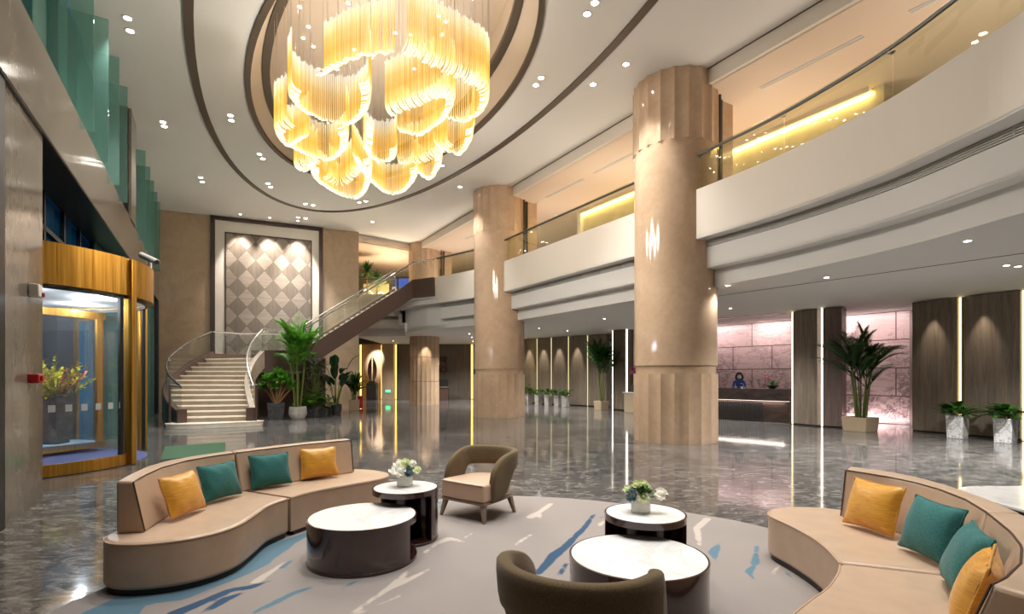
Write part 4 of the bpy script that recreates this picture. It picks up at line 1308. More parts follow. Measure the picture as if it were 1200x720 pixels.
t = thing('fire_alarm_box', 'red fire alarm box on the granite pier below the white box', 'alarm', (p.x, p.y, 1.52))
m = MB(); m.box(p.x, p.y, 1.56, .19, .10, .11, an); m.build('casing', M['redplastic'], t, bevel=.01)
m = MB(); m.box(p.x + .04, p.y + .025, 1.56, .08, .06, .06, an); m.build('button_panel', M['redplastic'], t)

# ------------------------------------------------------------------ chandelier: curtains of hooked glass rods along looping paths
LOBES = [
    ([(-3.22, 8.94), (-2.75, 8.62), (-2.3, 8.42), (-1.89, 8.36)], .95, 0),
    ([(-1.62, 8.08), (-1.2, 8.45), (-.8, 8.8), (-.5, 9.12), (-.42, 9.5), (-.52, 10.1), (-.9, 10.55), (-1.36, 10.4)], .98, 0),
    ([(-3.9, 9.2), (-4.12, 9.6), (-4.1, 10.1), (-3.82, 10.55), (-3.33, 10.68), (-2.87, 10.25), (-2.6, 9.6), (-2.5, 9.1)], 1.05, 0),
    ([(-2.44, 10.04), (-1.85, 9.65), (-1.25, 9.3), (-1.05, 9.6), (-1.25, 10.3), (-1.6, 10.8), (-2.0, 11.15), (-2.4, 10.9)], 1.0, -.02),
    ([(-4.55, 10.5), (-4.95, 10.85), (-5.1, 11.4), (-4.99, 11.75), (-4.37, 11.2)], 1.0, 0),
    ([(-5.0, 11.6), (-4.8, 12.1), (-4.38, 12.44), (-3.87, 12.0), (-3.55, 11.3), (-3.45, 10.8)], .95, -.02),
    ([(-4.7, 12.35), (-5.0, 12.55), (-5.3, 12.7), (-5.4, 13.05), (-5.05, 13.05), (-4.7, 12.55)], .85, 0),
    ([(-4.9, 12.75), (-5.15, 13.4), (-5.1, 14.1), (-4.86, 14.8), (-4.4, 15.0), (-3.9, 14.2), (-3.5, 13.0), (-3.35, 12.3)], .95, -.03),
    ([(-4.75, 13.5), (-4.6, 13.9), (-4.2, 13.4), (-3.75, 12.7)], .85, .05),
    ([(-3.0, 10.6), (-3.2, 11.3), (-3.4, 12.0), (-3.25, 12.55), (-2.8, 12.4), (-2.6, 11.8)], 1.05, 0),
    ([(-3.75, 12.2), (-3.8, 13.2), (-3.72, 14.1), (-3.5, 14.7), (-2.97, 14.5), (-2.5, 13.6), (-2.35, 12.9)], .9, -.02),
    ([(-2.75, 12.5), (-2.4, 12.45), (-2.0, 12.2), (-1.7, 11.85), (-1.45, 11.55)], .9, .04),
    ([(-1.75, 11.6), (-1.56, 11.95), (-1.2, 12.15), (-.92, 11.6), (-.78, 10.8)], .9, 0),
    ([(-2.45, 13.1), (-2.3, 13.5), (-2.05, 13.55), (-1.75, 12.8), (-1.6, 12.0)], .85, -.02),
]
ch = thing('rod_chandelier', 'huge oval chandelier of glowing amber and white glass rod curtains', 'chandelier', (-2.9, 11.8, 6.6))
def rodmat(name, stops, s_):
    t = NT(name); tc = t.n('TexCoord'); z = t.n('SeparateXYZ', {0: tc.outputs['Object']}).outputs[2]
    k = t.math('DIVIDE', t.math('SUBTRACT', z, .05), 1.05)
    sx = t.n('Mapping', {'Vector': tc.outputs['Object'], 'Scale': (1, 1, .02)}).outputs[0]
    var = t.ramp(t.noise(sx, 22, 2, .6), [(.32, .62), (.68, 1.25)])
    e = t.n('Emission', {'Color': t.ramp(k, stops), 'Strength': t.math('MULTIPLY', var, s_)})
    tr = t.n('BsdfTransparent', {'Color': (1, .98, .94)})
    gl = t.n('BsdfGlossy', {'Color': (.9, .85, .7), 'Roughness': .1})
    g2 = t.n('MixShader', {0: .10, 1: tr.outputs[0], 2: gl.outputs[0]}).outputs[0]
    mt = t.surf(t.n('MixShader', {0: t.ramp(k, [(0, .85), (.2, .68), (.7, .55), (1.0, .30)]), 1: g2, 2: e.outputs[0]}).outputs[0])
    mt.cycles.emission_sampling = 'NONE'
    return mt
amber = [(0, (1.0, .86, .58)), (.09, (1.0, .80, .46)), (.19, (.84, .50, .13)), (.42, (.68, .33, .045)), (.66, (.72, .41, .10)), (.86, (.84, .66, .34)), (1.0, (.95, .86, .70))]
M['rod'] = rodmat('amber_glass_rods', amber, 1.12)
for li, (path, hgt, dz) in enumerate(LOBES):
    p = spline(path, 8); L = plen(p); n = int(L / .040); q = resample(p, n)
    inner = offset(q, .17)
    if True:                                     # hook towards the chandelier centre
        c = Vector((sum(x[0] for x in q) / n, sum(x[1] for x in q) / n))
        if (Vector(inner[n // 2]) - c).length > (Vector(q[n // 2]) - c).length and li not in (0,): inner = offset(q, -.17)
    m = MB(); z0 = 6.70 + dz
    for i in range(n):
        a, b = Vector(q[i]), Vector(inner[i]); d = (b - a)
        hh = hgt * (1 + .03 * math.sin(i * 1.7) + .02 * rnd.uniform(-1, 1)); jz = rnd.uniform(-.035, .035)
        pts = [(a.x, a.y, z0 + hh), (a.x, a.y, z0 + hh * .5), (a.x, a.y, z0 + .16)]
        for t_ in (.3, .6, 1.0):
            an = t_ * PI / 2
            pts.append((a.x + d.x * (1 - math.cos(an)), a.y + d.y * (1 - math.cos(an)), z0 + .16 * (1 - math.sin(an)) + rnd.uniform(-.004, .004)))
        m.tube([(x_, y_, z_ + (jz if z_ < z0 + hh * .4 else 0)) for x_, y_, z_ in pts], .0125, 4, caps=False)
    m.build('glass_rod_curtain', M['rod'], ch, smooth=180, fix=False)
    w = MB()
    for i in range(2, n, 7):
        a = q[i]; w.tube([(a[0], a[1], z0 + hgt * .98), (a[0], a[1], 9.75)], .0035, 4, caps=False)
    w.build('suspension_wires', M['wire'], ch, fix=False)
    for i in (n // 5, 4 * n // 5):
        w = MB(); a = q[i]
        w.lathe([(.0, 9.742), (.035, 9.742), (.035, 9.752)], 10, (a[0], a[1], 0)); w.build('ceiling_spot', M['lamp'], ch)
# ------------------------------------------------------------------ plants
def pot_round(c, r, h, mt, t, belly=1.12):
    m = MB(); m.lathe([(0, 0), (r * .78, 0), (r * belly, h * .45), (r, h), (r * .88, h), (r * .86, h * .9), (0, h * .9)], 24, c); m.build('pot', M[mt], t, smooth=40)
    m = MB(); m.lathe([(0, h * .9), (r * .86, h * .9), (r * .86, h * .905), (0, h * .91)], 16, c); m.build('soil', M['soil'], t)
def pot_square(c, w, h, mt, t, rz=.0, taper=.9):
    def sq(s, z): return [(c[0] + (x * math.cos(rz) - y * math.sin(rz)) * s / 2, c[1] + (x * math.sin(rz) + y * math.cos(rz)) * s / 2, c[2] + z) for x, y in ((-1, -1), (1, -1), (1, 1), (-1, 1))]
    m = MB(); m.loft([sq(w * taper, 0), sq(w, h), sq(w * .88, h), sq(w * .86, h * .9)]); m.build('pot', M[mt], t, bevel=.006, bseg=1)
    m = MB(); m.hexa(sq(w * .86, h * .88), sq(w * .86, h * .905)); m.build('soil', M['soil'], t)
def frond(m, p, az, el, L, droop, ll, n=16, w=.028, r=None, bare=.28):
    r = r or rnd
    d = Vector((math.cos(az) * math.cos(el), math.sin(az) * math.cos(el), math.sin(el))); p = Vector(p)
    pts = [p.copy()]; q = p.copy()
    for i in range(n):
        q = q + d * (L / n); pts.append(q.copy()); d = (d + Vector((0, 0, -droop / n * (.2 + 1.6 * i / n)))).normalized()
    m.tube(pts, .008, 4, radii=[.011 * (1 - .8 * i / n) + .002 for i in range(n + 1)])
    side0 = Vector((-math.sin(az), math.cos(az), 0))
    for i in range(1, n + 1):
        f = i / n
        if f < bare: continue
        d = (pts[i] - pts[i - 1]).normalized()
        l = ll * (math.sin(PI * min(1, .22 + .74 * (f - bare) / (1 - bare))) ** .6)
        for sd in (-1, 1):
            for half in (0, .5):
                dd = (d * (.55 + .6 * f) + side0 * sd * .85 + Vector((0, 0, r.uniform(.05, .25)))).normalized()
                m.leaf(pts[i] - d * (L / n * half), dd, l * r.uniform(.85, 1.1), w, r.uniform(.5, .9), seg=2)
def palm(label, c, pot, h, spread, nf, seed, leaf='leaf', stems=6, potw=.5, poth=.45, group=None, ll=.30, low=.45, name='potted_palm', rz=0, w=.034):
    r = random.Random(seed); t = thing(name, label, 'plant', c, group)
    if pot[0] == 'r': pot_round(c, potw / 2, poth, pot[1], t)
    else: pot_square(c, potw, poth, pot[1], t, rz)
    z0 = c[2] + poth * .88; tops = []
    for k in range(stems):
        a = 2 * PI * k / stems + r.uniform(-.3, .3); rr = potw * .22 * r.uniform(.3, 1); hh = h * low * r.uniform(.55, 1.15)
        b = Vector((c[0] + rr * math.cos(a), c[1] + rr * math.sin(a), z0)); e = b + Vector((math.cos(a) * .10 * hh, math.sin(a) * .10 * hh, hh))
        m = MB(); m.tube([b, b.lerp(e, .5) + Vector((.01, .01, 0)), e], .02, 6, radii=[.026, .022, .016]); m.build('stem', M['cane'], t, smooth=60)
        tops.append((e, a))
    m = MB()
    for k in range(nf):
        e, a = tops[k % stems]
        az = a + r.uniform(-.9, .9) + (k // stems) * 1.1; el = r.uniform(.75, 1.5)
        frond(m, e, az, el, spread * r.uniform(.8, 1.15), r.uniform(.9, 1.7) * (1.35 - el * .45), ll, 14, r=r, w=w)
    m.build('fronds', M[leaf], t, fix=False)
    return t
def bush(label, c, pot, h, rad, n, seed, leaf='leafd', potw=.4, poth=.4, L=.22, W=.09, group=None, rz=0, name='potted_plant', up=.35, cat='plant'):
    r = random.Random(seed); t = thing(name, label, cat, c, group)
    if pot:
        if pot[0] == 'r': pot_round(c, potw / 2, poth, pot[1], t)
        else: pot_square(c, potw, poth, pot[1], t, rz)
    z0 = c[2] + poth * .88; m = MB(); s_ = MB()
    for k in range(n):
        a = r.uniform(0, 2 * PI); f = r.random() ** .6; hz = h * r.uniform(.25, 1.0)
        e = Vector((c[0] + math.cos(a) * rad * f * (.4 + .6 * math.sin(PI * min(1, .25 + .75 * hz / h))), c[1] + math.sin(a) * rad * f * (.4 + .6 * math.sin(PI * min(1, .25 + .75 * hz / h))), z0 + hz))
        b = Vector((c[0] + math.cos(a) * potw * .12, c[1] + math.sin(a) * potw * .12, z0))
        if k % 3 == 0: s_.tube([b, b.lerp(e, .5) + Vector((0, 0, .04)), e], .006, 4)
        d = Vector((math.cos(a), math.sin(a), r.uniform(-.1, up * 2)))
        m.leaf(e, d, L * r.uniform(.7, 1.2), W, r.uniform(.3, .9), seg=3)
    s_.build('stems', M['cane'], t); m.build('foliage', M[leaf], t, fix=False)
    return t
def on(px, py, y):                                  # a place on the floor under picture point px at depth y
    return ((px - 600) / 610 * y, y, 0)
# the group beside the staircase
def dracaena(label, c):
    t = thing('potted_dracaena', label, 'plant', c); r = random.Random(5)
    pot_square(c, .58, .60, 'pot_dark', t, .35, .85)
    z0 = .54; m = MB()
    heads = [(-.32, -.05, .75), (.02, -.1, .62), (.40, .05, .80), (-.12, .2, .95), (.22, .2, .98), (-.5, .1, .6), (.6, -.05, .62), (.05, .05, 1.1), (-.25, -.2, .9), (.3, -.2, .88)]
    for dx, dy, hz in heads:
        k = MB(); k.tube([(c[0] + dx * .1, c[1] + dy * .1, z0), (c[0] + dx * .55, c[1] + dy * .5, z0 + hz * .55), (c[0] + dx, c[1] + dy, z0 + hz)], .03, 7, radii=[.036, .03, .024]); k.build('branch', M['trunk'], t, smooth=60)
        for q in range(80):
            a = r.uniform(0, 2 * PI); e = r.uniform(-.15, 1.4)
            d = (math.cos(a) * math.cos(e), math.sin(a) * math.cos(e), math.sin(e))
            m.leaf((c[0] + dx, c[1] + dy, z0 + hz), d, r.uniform(.22, .36), .05, r.uniform(.4, 1.2), seg=3)
    m.build('foliage', M['leafb'], t, fix=False)
dracaena('bushy branching dracaena in a dark marble pot right of the stair foot', on(324, 0, 18.9))
palm('tall bright palm in a round pale stone pot under the staircase', on(349, 0, 18.9), ('r', 'pot_light'), 3.4, 1.35, 34, 11, 'leafb', 6, .58, .46, ll=.40, low=.52, w=.045)
bush('leafy split-leaf plant in a low dark pot right of the pale round pot', on(365, 0, 19.9), ('s', 'pot_dark'), .55, .50, 60, 21, 'leafb', .46, .34, .30, .20)
bush('small green plant in a grey pot, second from the dark broadleaf', on(378, 0, 20.4), ('s', 'pot_dark'), .45, .34, 40, 23, 'leaf', .32, .32, .26, .15)
bush('small low plant in a round dark pot at the foot of the broadleaf', on(384.5, 0, 20.9), ('r', 'pot_dark'), .45, .30, 34, 25, 'leaf', .30, .34, .24, .12)
# broad paddle-leaved plant
def paddles(label, c, h, seed, leaf, pot):
    t = thing('potted_broadleaf', label, 'plant', c); r = random.Random(seed)
    pot_round(c, .22, .42, pot, t, 1.0); m = MB(); z0 = c[2] + .38
    for k in range(15):
        a = k * 2.4 + r.uniform(-.3, .3); hz = h * r.uniform(.35, .98); sp = .42 * r.uniform(.3, 1.1)
        e = Vector((c[0] + math.cos(a) * sp, c[1] + math.sin(a) * sp, z0 + hz * .72))
        b = Vector((c[0] + math.cos(a) * .05, c[1] + math.sin(a) * .05, z0))
        s_ = MB(); s_.tube([b, b.lerp(e, .6) + Vector((0, 0, .1)), e], .014, 5); s_.build('stem', M['cane'], t)
        m.leaf(e, (math.cos(a) * .5, math.sin(a) * .5, r.uniform(.35, 1.3)), r.uniform(.62, .86), .30, r.uniform(.7, 1.6), seg=6, fold=.18)
    m.build('foliage', M[leaf], t, fix=False)
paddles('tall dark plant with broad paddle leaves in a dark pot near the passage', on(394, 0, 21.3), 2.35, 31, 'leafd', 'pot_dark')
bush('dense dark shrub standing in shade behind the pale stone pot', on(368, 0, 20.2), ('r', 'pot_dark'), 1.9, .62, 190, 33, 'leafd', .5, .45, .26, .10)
palm('dark areca palm in a pale square pot at the end of the tan wall', (-7.25, 23.9, 0), ('s', 'pot_beige'), 1.9, .95, 30, 41, 'leafm', 6, .44, .48, ll=.28, low=.22, rz=.4, w=.035)
# right-hand plants
palm('tall areca palm in a beige square planter right of the reception', (10.0, 14.95, 0), ('s', 'pot_beige'), 2.6, 1.22, 60, 51, 'leafm', 9, .68, .40, ll=.30, low=.50, rz=.5, w=.03)
palm('tall palm in a beige square planter between dark walnut panels', (4.1, 23.9, 0), ('s', 'pot_beige'), 3.0, 1.15, 50, 53, 'leafm', 7, .50, .42, ll=.36, low=.52, rz=.6, w=.045)
def cube_plant(label, c, seed, pot, group, h=.30, rad=.30, w=.36, ph=.58, L=.30, W=.16, n=70):
    return bush(label, c, ('s', pot), h, rad, n, seed, 'leaf', w, ph, L, W, group, rz=.5, up=.45)
cube_plant('leafy plant in a veined white cube pot before the left broad walnut panel', on(1122, 0, 13.2), 61, 'pot_white', 'white cube planters on the right')
cube_plant('leafy plant in a veined white cube pot at the right edge of view', on(1178.5, 0, 12.35), 63, 'pot_white', 'white cube planters on the right')
five = [(619, 29.0, 'first small planter from the second column, pale pot with clipped green plant'), (631, 28.3, 'second small planter from the second column, pale pot with clipped green plant'),
        (642.5, 27.6, 'middle one of the five small pale planters before the walnut panels'), (654, 27.0, 'small pale planter with green plant, second from the right end of its row'), (662.7, 26.4, 'small pale planter with green plant at the right end of the row of five')]
for i, (px, y, lb) in enumerate(five):
    bush(lb, on(px, 0, y), ('s', 'pot_light'), .34, .30, 40, 70 + i, 'leaf', .32, .56, .26, .12, 'five small planters in a row', rz=.7)
bush('green plant with orange flowers half hidden by the right side of the second column', on(613.5, 0, 29.0), ('r', 'pot_beige'), 1.2, .3, 60, 81, 'leaf', .4, .4, .26, .1)
# upstairs plants beyond the staircase
for i, (px, y, z, h, lb) in enumerate([(430, 29.2, 5.5, 1.9, 'spiky green plant upstairs next to the end of the tan wall'), (442, 29.0, 5.5, 1.35, 'second spiky green plant upstairs, lower and further right')]):
    c = ((px - 600) / 610 * y, y, z)
    t = thing('potted_yucca', lb, 'plant', c); pot_round(c, .25, .5, 'pot_dark', t)
    m = MB(); m.tube([(c[0], c[1], z + .45), (c[0], c[1], z + h)], .04, 6); m.build('trunk', M['trunk'], t)
    m = MB(); r = random.Random(90 + i)
    for q in range(120):
        a = r.uniform(0, 2 * PI); e = r.uniform(-.5, 1.5)
        m.leaf((c[0], c[1], z + h), (math.cos(a) * math.cos(e), math.sin(a) * math.cos(e), math.sin(e)), r.uniform(.45, .75), .07, r.uniform(.1, .6), seg=2)
    m.build('foliage', M['leaf'], t, fix=False)
t = thing('backlit_wall_art', 'golden panel with a glowing wavy line upstairs beyond the staircase', 'artwork', (-8.0, 30.5, 5.5))
m = MB(); m.box(-7.95, 30.5, 6.25, 1.5, .08, 1.4); m.build('panel', M['gold_wall'], t)
m = MB(); m.tube([(-8.65 + .14 * k, 30.44, 6.55 + .13 * math.sin(k * 1.1) - .03 * k) for k in range(10)], .022, 6); m.build('light_line', M['led_white'], t)
t = thing('video_screen', 'dim blue screen upstairs left of the farthest column', 'screen', (-6.1, 29.5, 5.5))
m = MB(); m.box(-6.12, 29.5, 6.75, .66, .06, .75); m.build('casing', M['black'], t)
m = MB(); m.box(-6.12, 29.462, 6.80, .58, .02, .55); m.build('display', M['screen'], t)
m = MB(); m.box(-6.12, 29.55, 5.95, .5, .3, .9); m.build('stand', M['dwood'], t)

# ------------------------------------------------------------------ yellow blossom vase inside the revolving door
c = (-9.35, 10.65, .2)
t = thing('blossom_planter', 'tall dark planter with yellow blossom branches inside the revolving door', 'plant', c)
m = MB()
def sq(s, z): return [(c[0] + x * s, c[1] + y * s, c[2] + z) for x, y in ((-1, -1), (1, -1), (1, 1), (-1, 1))]
m.loft([sq(.16, 0), sq(.23, .95), sq(.20, .95), sq(.19, .88)]); m.build('pot', M['pot_dark'], t)
r = random.Random(17); m = MB(); o = MB(); s_ = MB()
for k in range(46):
    a = r.uniform(0, 2 * PI); e = r.uniform(.45, 1.45); L = r.uniform(.45, .75)
    d = Vector((math.cos(a) * math.cos(e), math.sin(a) * math.cos(e), math.sin(e))); b = Vector((c[0], c[1], c[2] + .86))
    s_.tube([b, b + d * L * .5, b + d * L], .006, 4)
    for q in range(22):
        p = b + d * L * (.3 + .7 * q / 16) + Vector((r.uniform(-.03, .03), r.uniform(-.03, .03), r.uniform(-.03, .03)))
        (o if (k % 5 == 0) else m).leaf(p, (r.uniform(-1, 1), r.uniform(-1, 1), r.uniform(-.2, 1)), .085, .06, .3, seg=2)
s_.build('branches', M['trunk'], t); m.build('yellow_blossom', M['leafy'], t, fix=False); o.build('orange_blossom', M['leafo'], t, fix=False)

# ------------------------------------------------------------------ sculpture niche, exit sign, far furniture
c = (-9.02, 33.6, 0)
t = thing('wing_sculpture', 'pair of upright bronze leaf blades on a black pedestal in the lit niche', 'sculpture', c)
m = MB(); m.box(c[0], c[1], .55, .62, .5, 1.1); m.build('pedestal', M['black'], t, bevel=.01)
m = MB(); m.box(c[0], c[1], 1.16, .42, .34, .12); m.build('plinth_block', M['black'], t)
for sx in (-1, 1):
    P = []
    for k in range(13): z = k / 12; P.append((c[0] + sx * (.05 + .24 * math.sin(PI * min(1, z * .95 + .08)) ** .8), 1.22 + 1.55 * z))
    for k in range(12, -1, -1): z = k / 12; P.append((c[0] + sx * (.05 - .0 * z), 1.22 + 1.50 * z))
    m = MB(); n = len(P); m.add([(x, c[1] - .05, z) for x, z in P] + [(x, c[1] + .05, z) for x, z in P],
                                 [tuple(range(n)), tuple(range(2 * n - 1, n - 1, -1))] + [(i, (i + 1) % n, n + (i + 1) % n, n + i) for i in range(n)])
    m.build('blade', M['brown'], t)
t = thing('exit_sign', 'small green glowing exit sign low on the tan pier', 'sign', (-8.18, Y0 - .52, .45))
m = MB(); m.box(-8.18, Y0 - .53, .55, .32, .05, .17); m.build('casing', M['whiteplastic'], t)
m = MB(); m.box(-8.18, Y0 - .565, .55, .29, .02, .14); m.build('lit_face', M['exit'], t)
m = MB(); m.hexa([(-8.26, Y0 - .58, .54), (-8.12, Y0 - .58, .54), (-8.12, Y0 - .578, .56), (-8.26, Y0 - .578, .56)], [(-8.26, Y0 - .58, .56), (-8.12, Y0 - .58, .56), (-8.12, Y0 - .578, .56), (-8.26, Y0 - .578, .56)])
m.hexa([(-8.12, Y0 - .58, .51), (-8.07, Y0 - .58, .55), (-8.12, Y0 - .58, .59)], [(-8.12, Y0 - .577, .51), (-8.07, Y0 - .577, .55), (-8.12, Y0 - .577, .59)]); m.build('arrow', M['whiteplastic'], t)
t = thing('wall_screen', 'black screen on the dark panelling right of the farthest column', 'screen', (-4.65, Y0, 2.3))
m = MB(); m.box(-4.65, Y0 + .0, 2.33, .56, .06, 1.0); m.build('panel', M['black'], t, bevel=.01)
m = MB(); m.box(-4.65, Y0 - .035, 2.33, .50, .01, .94); m.build('glass_face', M['lac'], t)
c = (-4.42, 33.6, 0)
t = thing('service_desk', 'small dark wooden desk beside the farthest column', 'desk', c)
m = MB(); m.box(c[0] - .1, c[1], .40, .85, .6, .80); m.build('body', M['brown'], t, bevel=.01)
m = MB(); m.box(c[0] - .1, c[1], .83, .95, .7, .05); m.build('top', M['dwood'], t, bevel=.005)
t = thing('desk_monitor', 'dark monitor and back panel standing on the small far desk', 'monitor', (c[0] - .1, c[1], .855))
m = MB(); m.box(c[0] - .1, c[1] + .1, 1.12, .8, .05, .45); m.build('screen', M['black'], t); m = MB(); m.box(c[0] - .1, c[1] + .1, .875, .3, .2, .04); m.build('foot', M['black'], t)
t = thing('framed_picture', 'pale round-motif picture in the recess right of the broad dark panel', 'picture', (5.05, 26.15, 1.9))
m = MB(); m.seg((4.86, 26.38), (5.5, 25.78), .05, 1.9, 3.4); m.build('frame', M['bronze'], t)
m = MB(); m.seg((4.92, 26.28), (5.44, 25.80), .02, 1.97, 3.33); m.build('canvas', M['pot_white'], t)

# ------------------------------------------------------------------ reception desk, clerk, flower bowl
RA, RB_ = Vector((6.9, 19.45)), Vector((9.10, 17.15)); rd = (RB_ - RA).normalized(); rn = Vector((-rd.y, rd.x))   # rn: away from the lobby
t = thing('reception_desk', 'long dark reception desk with ribbed front and lit edge', 'desk', ((RA.x + RB_.x) / 2, (RA.y + RB_.y) / 2, 0))
m = MB(); m.seg(RA - rd * .5 + rn * .12, RB_ + rn * .12, -.60, .0, .70); m.build('base', M['darkstone'], t)
m = MB()
L = (RB_ - RA).length + .5; k = 0.0
while k < L - .85:
    p = RA - rd * .5 + rd * k + rn * .12; m.seg(p, p + rd * .035, .025, .03, .68); k += .07
m.build('ribbed_front', M['black'], t)
m = MB(); m.seg(RA - rd * .5 + rn * .03, RB_ + rn * .03, -.75, .73, 1.14); m.build('counter_front', M['darkstone'], t, bevel=.01)
m = MB(); m.seg(RA - rd * .5 + rn * .07, RB_ + rn * .07, -.02, .722, .729); m.build('light_strip', M['led_desk'], t)
c = RA + rd * 1.02 + rn * 1.35
# clerk: one continuous skinned body behind the desk
def clerk(c, yaw):
    t = thing('person', 'person in a blue uniform and face mask standing behind the reception desk', 'person', (c[0], c[1], 0))
    J = [((0, 0, .92), .13, .10), ((0, 0, 1.10), .125, .09), ((0, .01, 1.28), .145, .10), ((0, .01, 1.38), .10, .075), ((0, 0, 1.44), .05, .05), ((0, -.02, 1.54), .082, .095), ((0, -.02, 1.63), .075, .09),
         ((.17, .01, 1.36), .055, .05), ((.22, -.04, 1.14), .045, .042), ((.14, -.28, 1.13), .034, .032), ((.10, -.36, 1.165), .036, .02),
         ((-.17, .01, 1.36), .055, .05), ((-.22, -.04, 1.14), .045, .042), ((-.14, -.28, 1.13), .034, .032), ((-.10, -.36, 1.165), .036, .02),
         ((.09, 0, .82), .085, .08), ((.10, -.01, .46), .06, .06), ((.10, .01, .08), .042, .042), ((.10, -.12, .03), .04, .025),
         ((-.09, 0, .82), .085, .08), ((-.10, -.01, .46), .06, .06), ((-.10, .01, .08), .042, .042), ((-.10, -.12, .03), .04, .025)]
    Eg = [(0, 1), (1, 2), (2, 3), (3, 4), (4, 5), (5, 6), (3, 7), (7, 8), (8, 9), (9, 10), (3, 11), (11, 12), (12, 13), (13, 14), (0, 15), (15, 16), (16, 17), (17, 18), (0, 19), (19, 20), (20, 21), (21, 22)]
    for sd, w in ((1, 10), (-1, 14)):                # five fingers per hand
        hx, hy, hz = J[w][0]
        for f in range(4):
            b = len(J); l = (.030, .036, .034, .026)[f]
            J.append(((hx + sd * (.022 - .015 * f), hy - .035, hz + .002), .008, .008)); J.append(((hx + sd * (.022 - .015 * f), hy - .035 - l, hz - .004), .0075, .0075)); J.append(((hx + sd * (.022 - .015 * f), hy - .035 - l * 1.7, hz - .016), .007, .007))
            Eg += [(w, b), (b, b + 1), (b + 1, b + 2)]
        b = len(J); J.append(((hx - sd * .035, hy - .01, hz - .002), .009, .009)); J.append(((hx - sd * .05, hy - .04, hz - .008), .008, .008)); Eg += [(w, b), (b, b + 1)]
    R = Matrix.Rotation(yaw, 3, 'Z')
    me = bpy.data.meshes.new('body'); me.from_pydata([tuple(R @ Vector(j[0])) for j in J], Eg, [])
    o = bpy.data.objects.new('body', me); link(o, t); WL[o.name] = Vector((c[0], c[1], 0))
    sk = o.modifiers.new('skin', 'SKIN'); sk.use_smooth_shade = True
    for i, j in enumerate(J): me.skin_vertices[0].data[i].radius = (j[1], j[2]); me.skin_vertices[0].data[i].use_root = (i == 0)
    ss = o.modifiers.new('sub', 'SUBSURF'); ss.levels = 2; ss.render_levels = 2
    nt = NT('skin_and_uniform'); tc = nt.n('TexCoord'); z = nt.n('SeparateXYZ', {0: tc.outputs['Object']}).outputs[2]
    hands = nt.n('VectorMath', {0: tc.outputs['Object'], 1: tuple(R @ Vector((0, -.40, 1.16)))}, operation='DISTANCE').outputs['Value']
    k = nt.math('MAXIMUM', nt.math('GREATER_THAN', z, 1.43), nt.math('LESS_THAN', hands, .155))
    col = nt.mix(k, lin(24, 66, 138), lin(224, 178, 152)); col = nt.mix(nt.math('LESS_THAN', z, .86), col, lin(22, 24, 36))
    me.materials.append(nt.princ(col, .6))
    def P(x, y, zz): v = R @ Vector((x, y, 0)); return (c[0] + v.x, c[1] + v.y, zz)
    m = MB(); m.ball(P(0, .015, 1.60), .122, 16, 10, 1.08)
    vs = []
    m.tube([P(-.095, .01, 1.62), P(-.11, .0, 1.50), P(-.085, .02, 1.40)], .035, 8, radii=[.05, .045, .025]); m.tube([P(.095, .01, 1.62), P(.11, .0, 1.50), P(.085, .02, 1.40)], .035, 8, radii=[.05, .045, .025])
    m.tube([P(-.06, .06, 1.55), P(-.05, .07, 1.42)], .06, 8); m.tube([P(.06, .06, 1.55), P(.05, .07, 1.42)], .06, 8)
    # keep the face clear: drop what lies in front
    keep = [i for i, v in enumerate(m.v) if (R.inverted() @ Vector((v[0] - c[0], v[1] - c[1], 0))).y > -.062 or v[2] > 1.665]
    ks = set(keep); m.f = [f for f in m.f if all(i in ks for i in f)]
    m.build('hair', M['hair'], t, smooth=180)
    m = MB(); rows = []
    for i in range(6):
        zz = 1.475 + .085 * i / 5; row = []
        for j in range(9):
            a = -1.15 + 2.3 * j / 8; rr = .098 - .012 * abs(i - 2.5) / 2.5
            row.append(P(math.sin(a) * rr * .88, -.02 - math.cos(a) * rr * 1.12, zz))
        rows.append(row)
    m.grid(rows); m.build('face_mask', M['mask'], t, smooth=180)
    for sx in (-1, 1):
        m = MB(); m.ball(P(sx * .034, -.112, 1.585), .011, 8, 6); m.build('eye', M['hair'], t)
    m = MB(); m.tube([P(-.10, -.06, 1.405), P(0, -.10, 1.35), P(.10, -.06, 1.405)], .012, 6); m.build('collar', M['uniform'], t)
    m = MB(); b = P(.075, -.118, 1.29); m.box(b[0], b[1], b[2], .06, .012, .02, yaw); m.build('name_badge', M['whiteplastic'], t)
    return t
clerk((c.x, c.y), face((-.45, -.9)))
b = RA + rd * 2.55 + rn * .38
c = (b.x, b.y, 1.14)
t = thing('flower_bowl', 'dark bowl of green and pink flowers on the reception desk', 'flower bowl', c)
m = MB(); m.lathe([(0, 0), (.09, 0), (.10, .02), (.22, .10), (.20, .12), (.0, .09)], 24, c); m.build('bowl', M['black'], t, smooth=40)
r = random.Random(8); m = MB(); f = MB()
for k in range(30):
    a = r.uniform(0, 2 * PI); e = r.uniform(.3, 1.4); m.leaf((c[0], c[1], c[2] + .10), (math.cos(a) * math.cos(e), math.sin(a) * math.cos(e), math.sin(e)), r.uniform(.14, .34), .06, .6)
for k in range(9):
    a = r.uniform(0, 2 * PI); f.ball((c[0] - .12 + .08 * math.cos(a), c[1] + .08 * math.sin(a), c[2] + .36 + r.uniform(-.06, .06)), .03, 6, 5)
m.build('foliage', M['leafb'], t); f.build('blossom', M['pinkfl'], t)
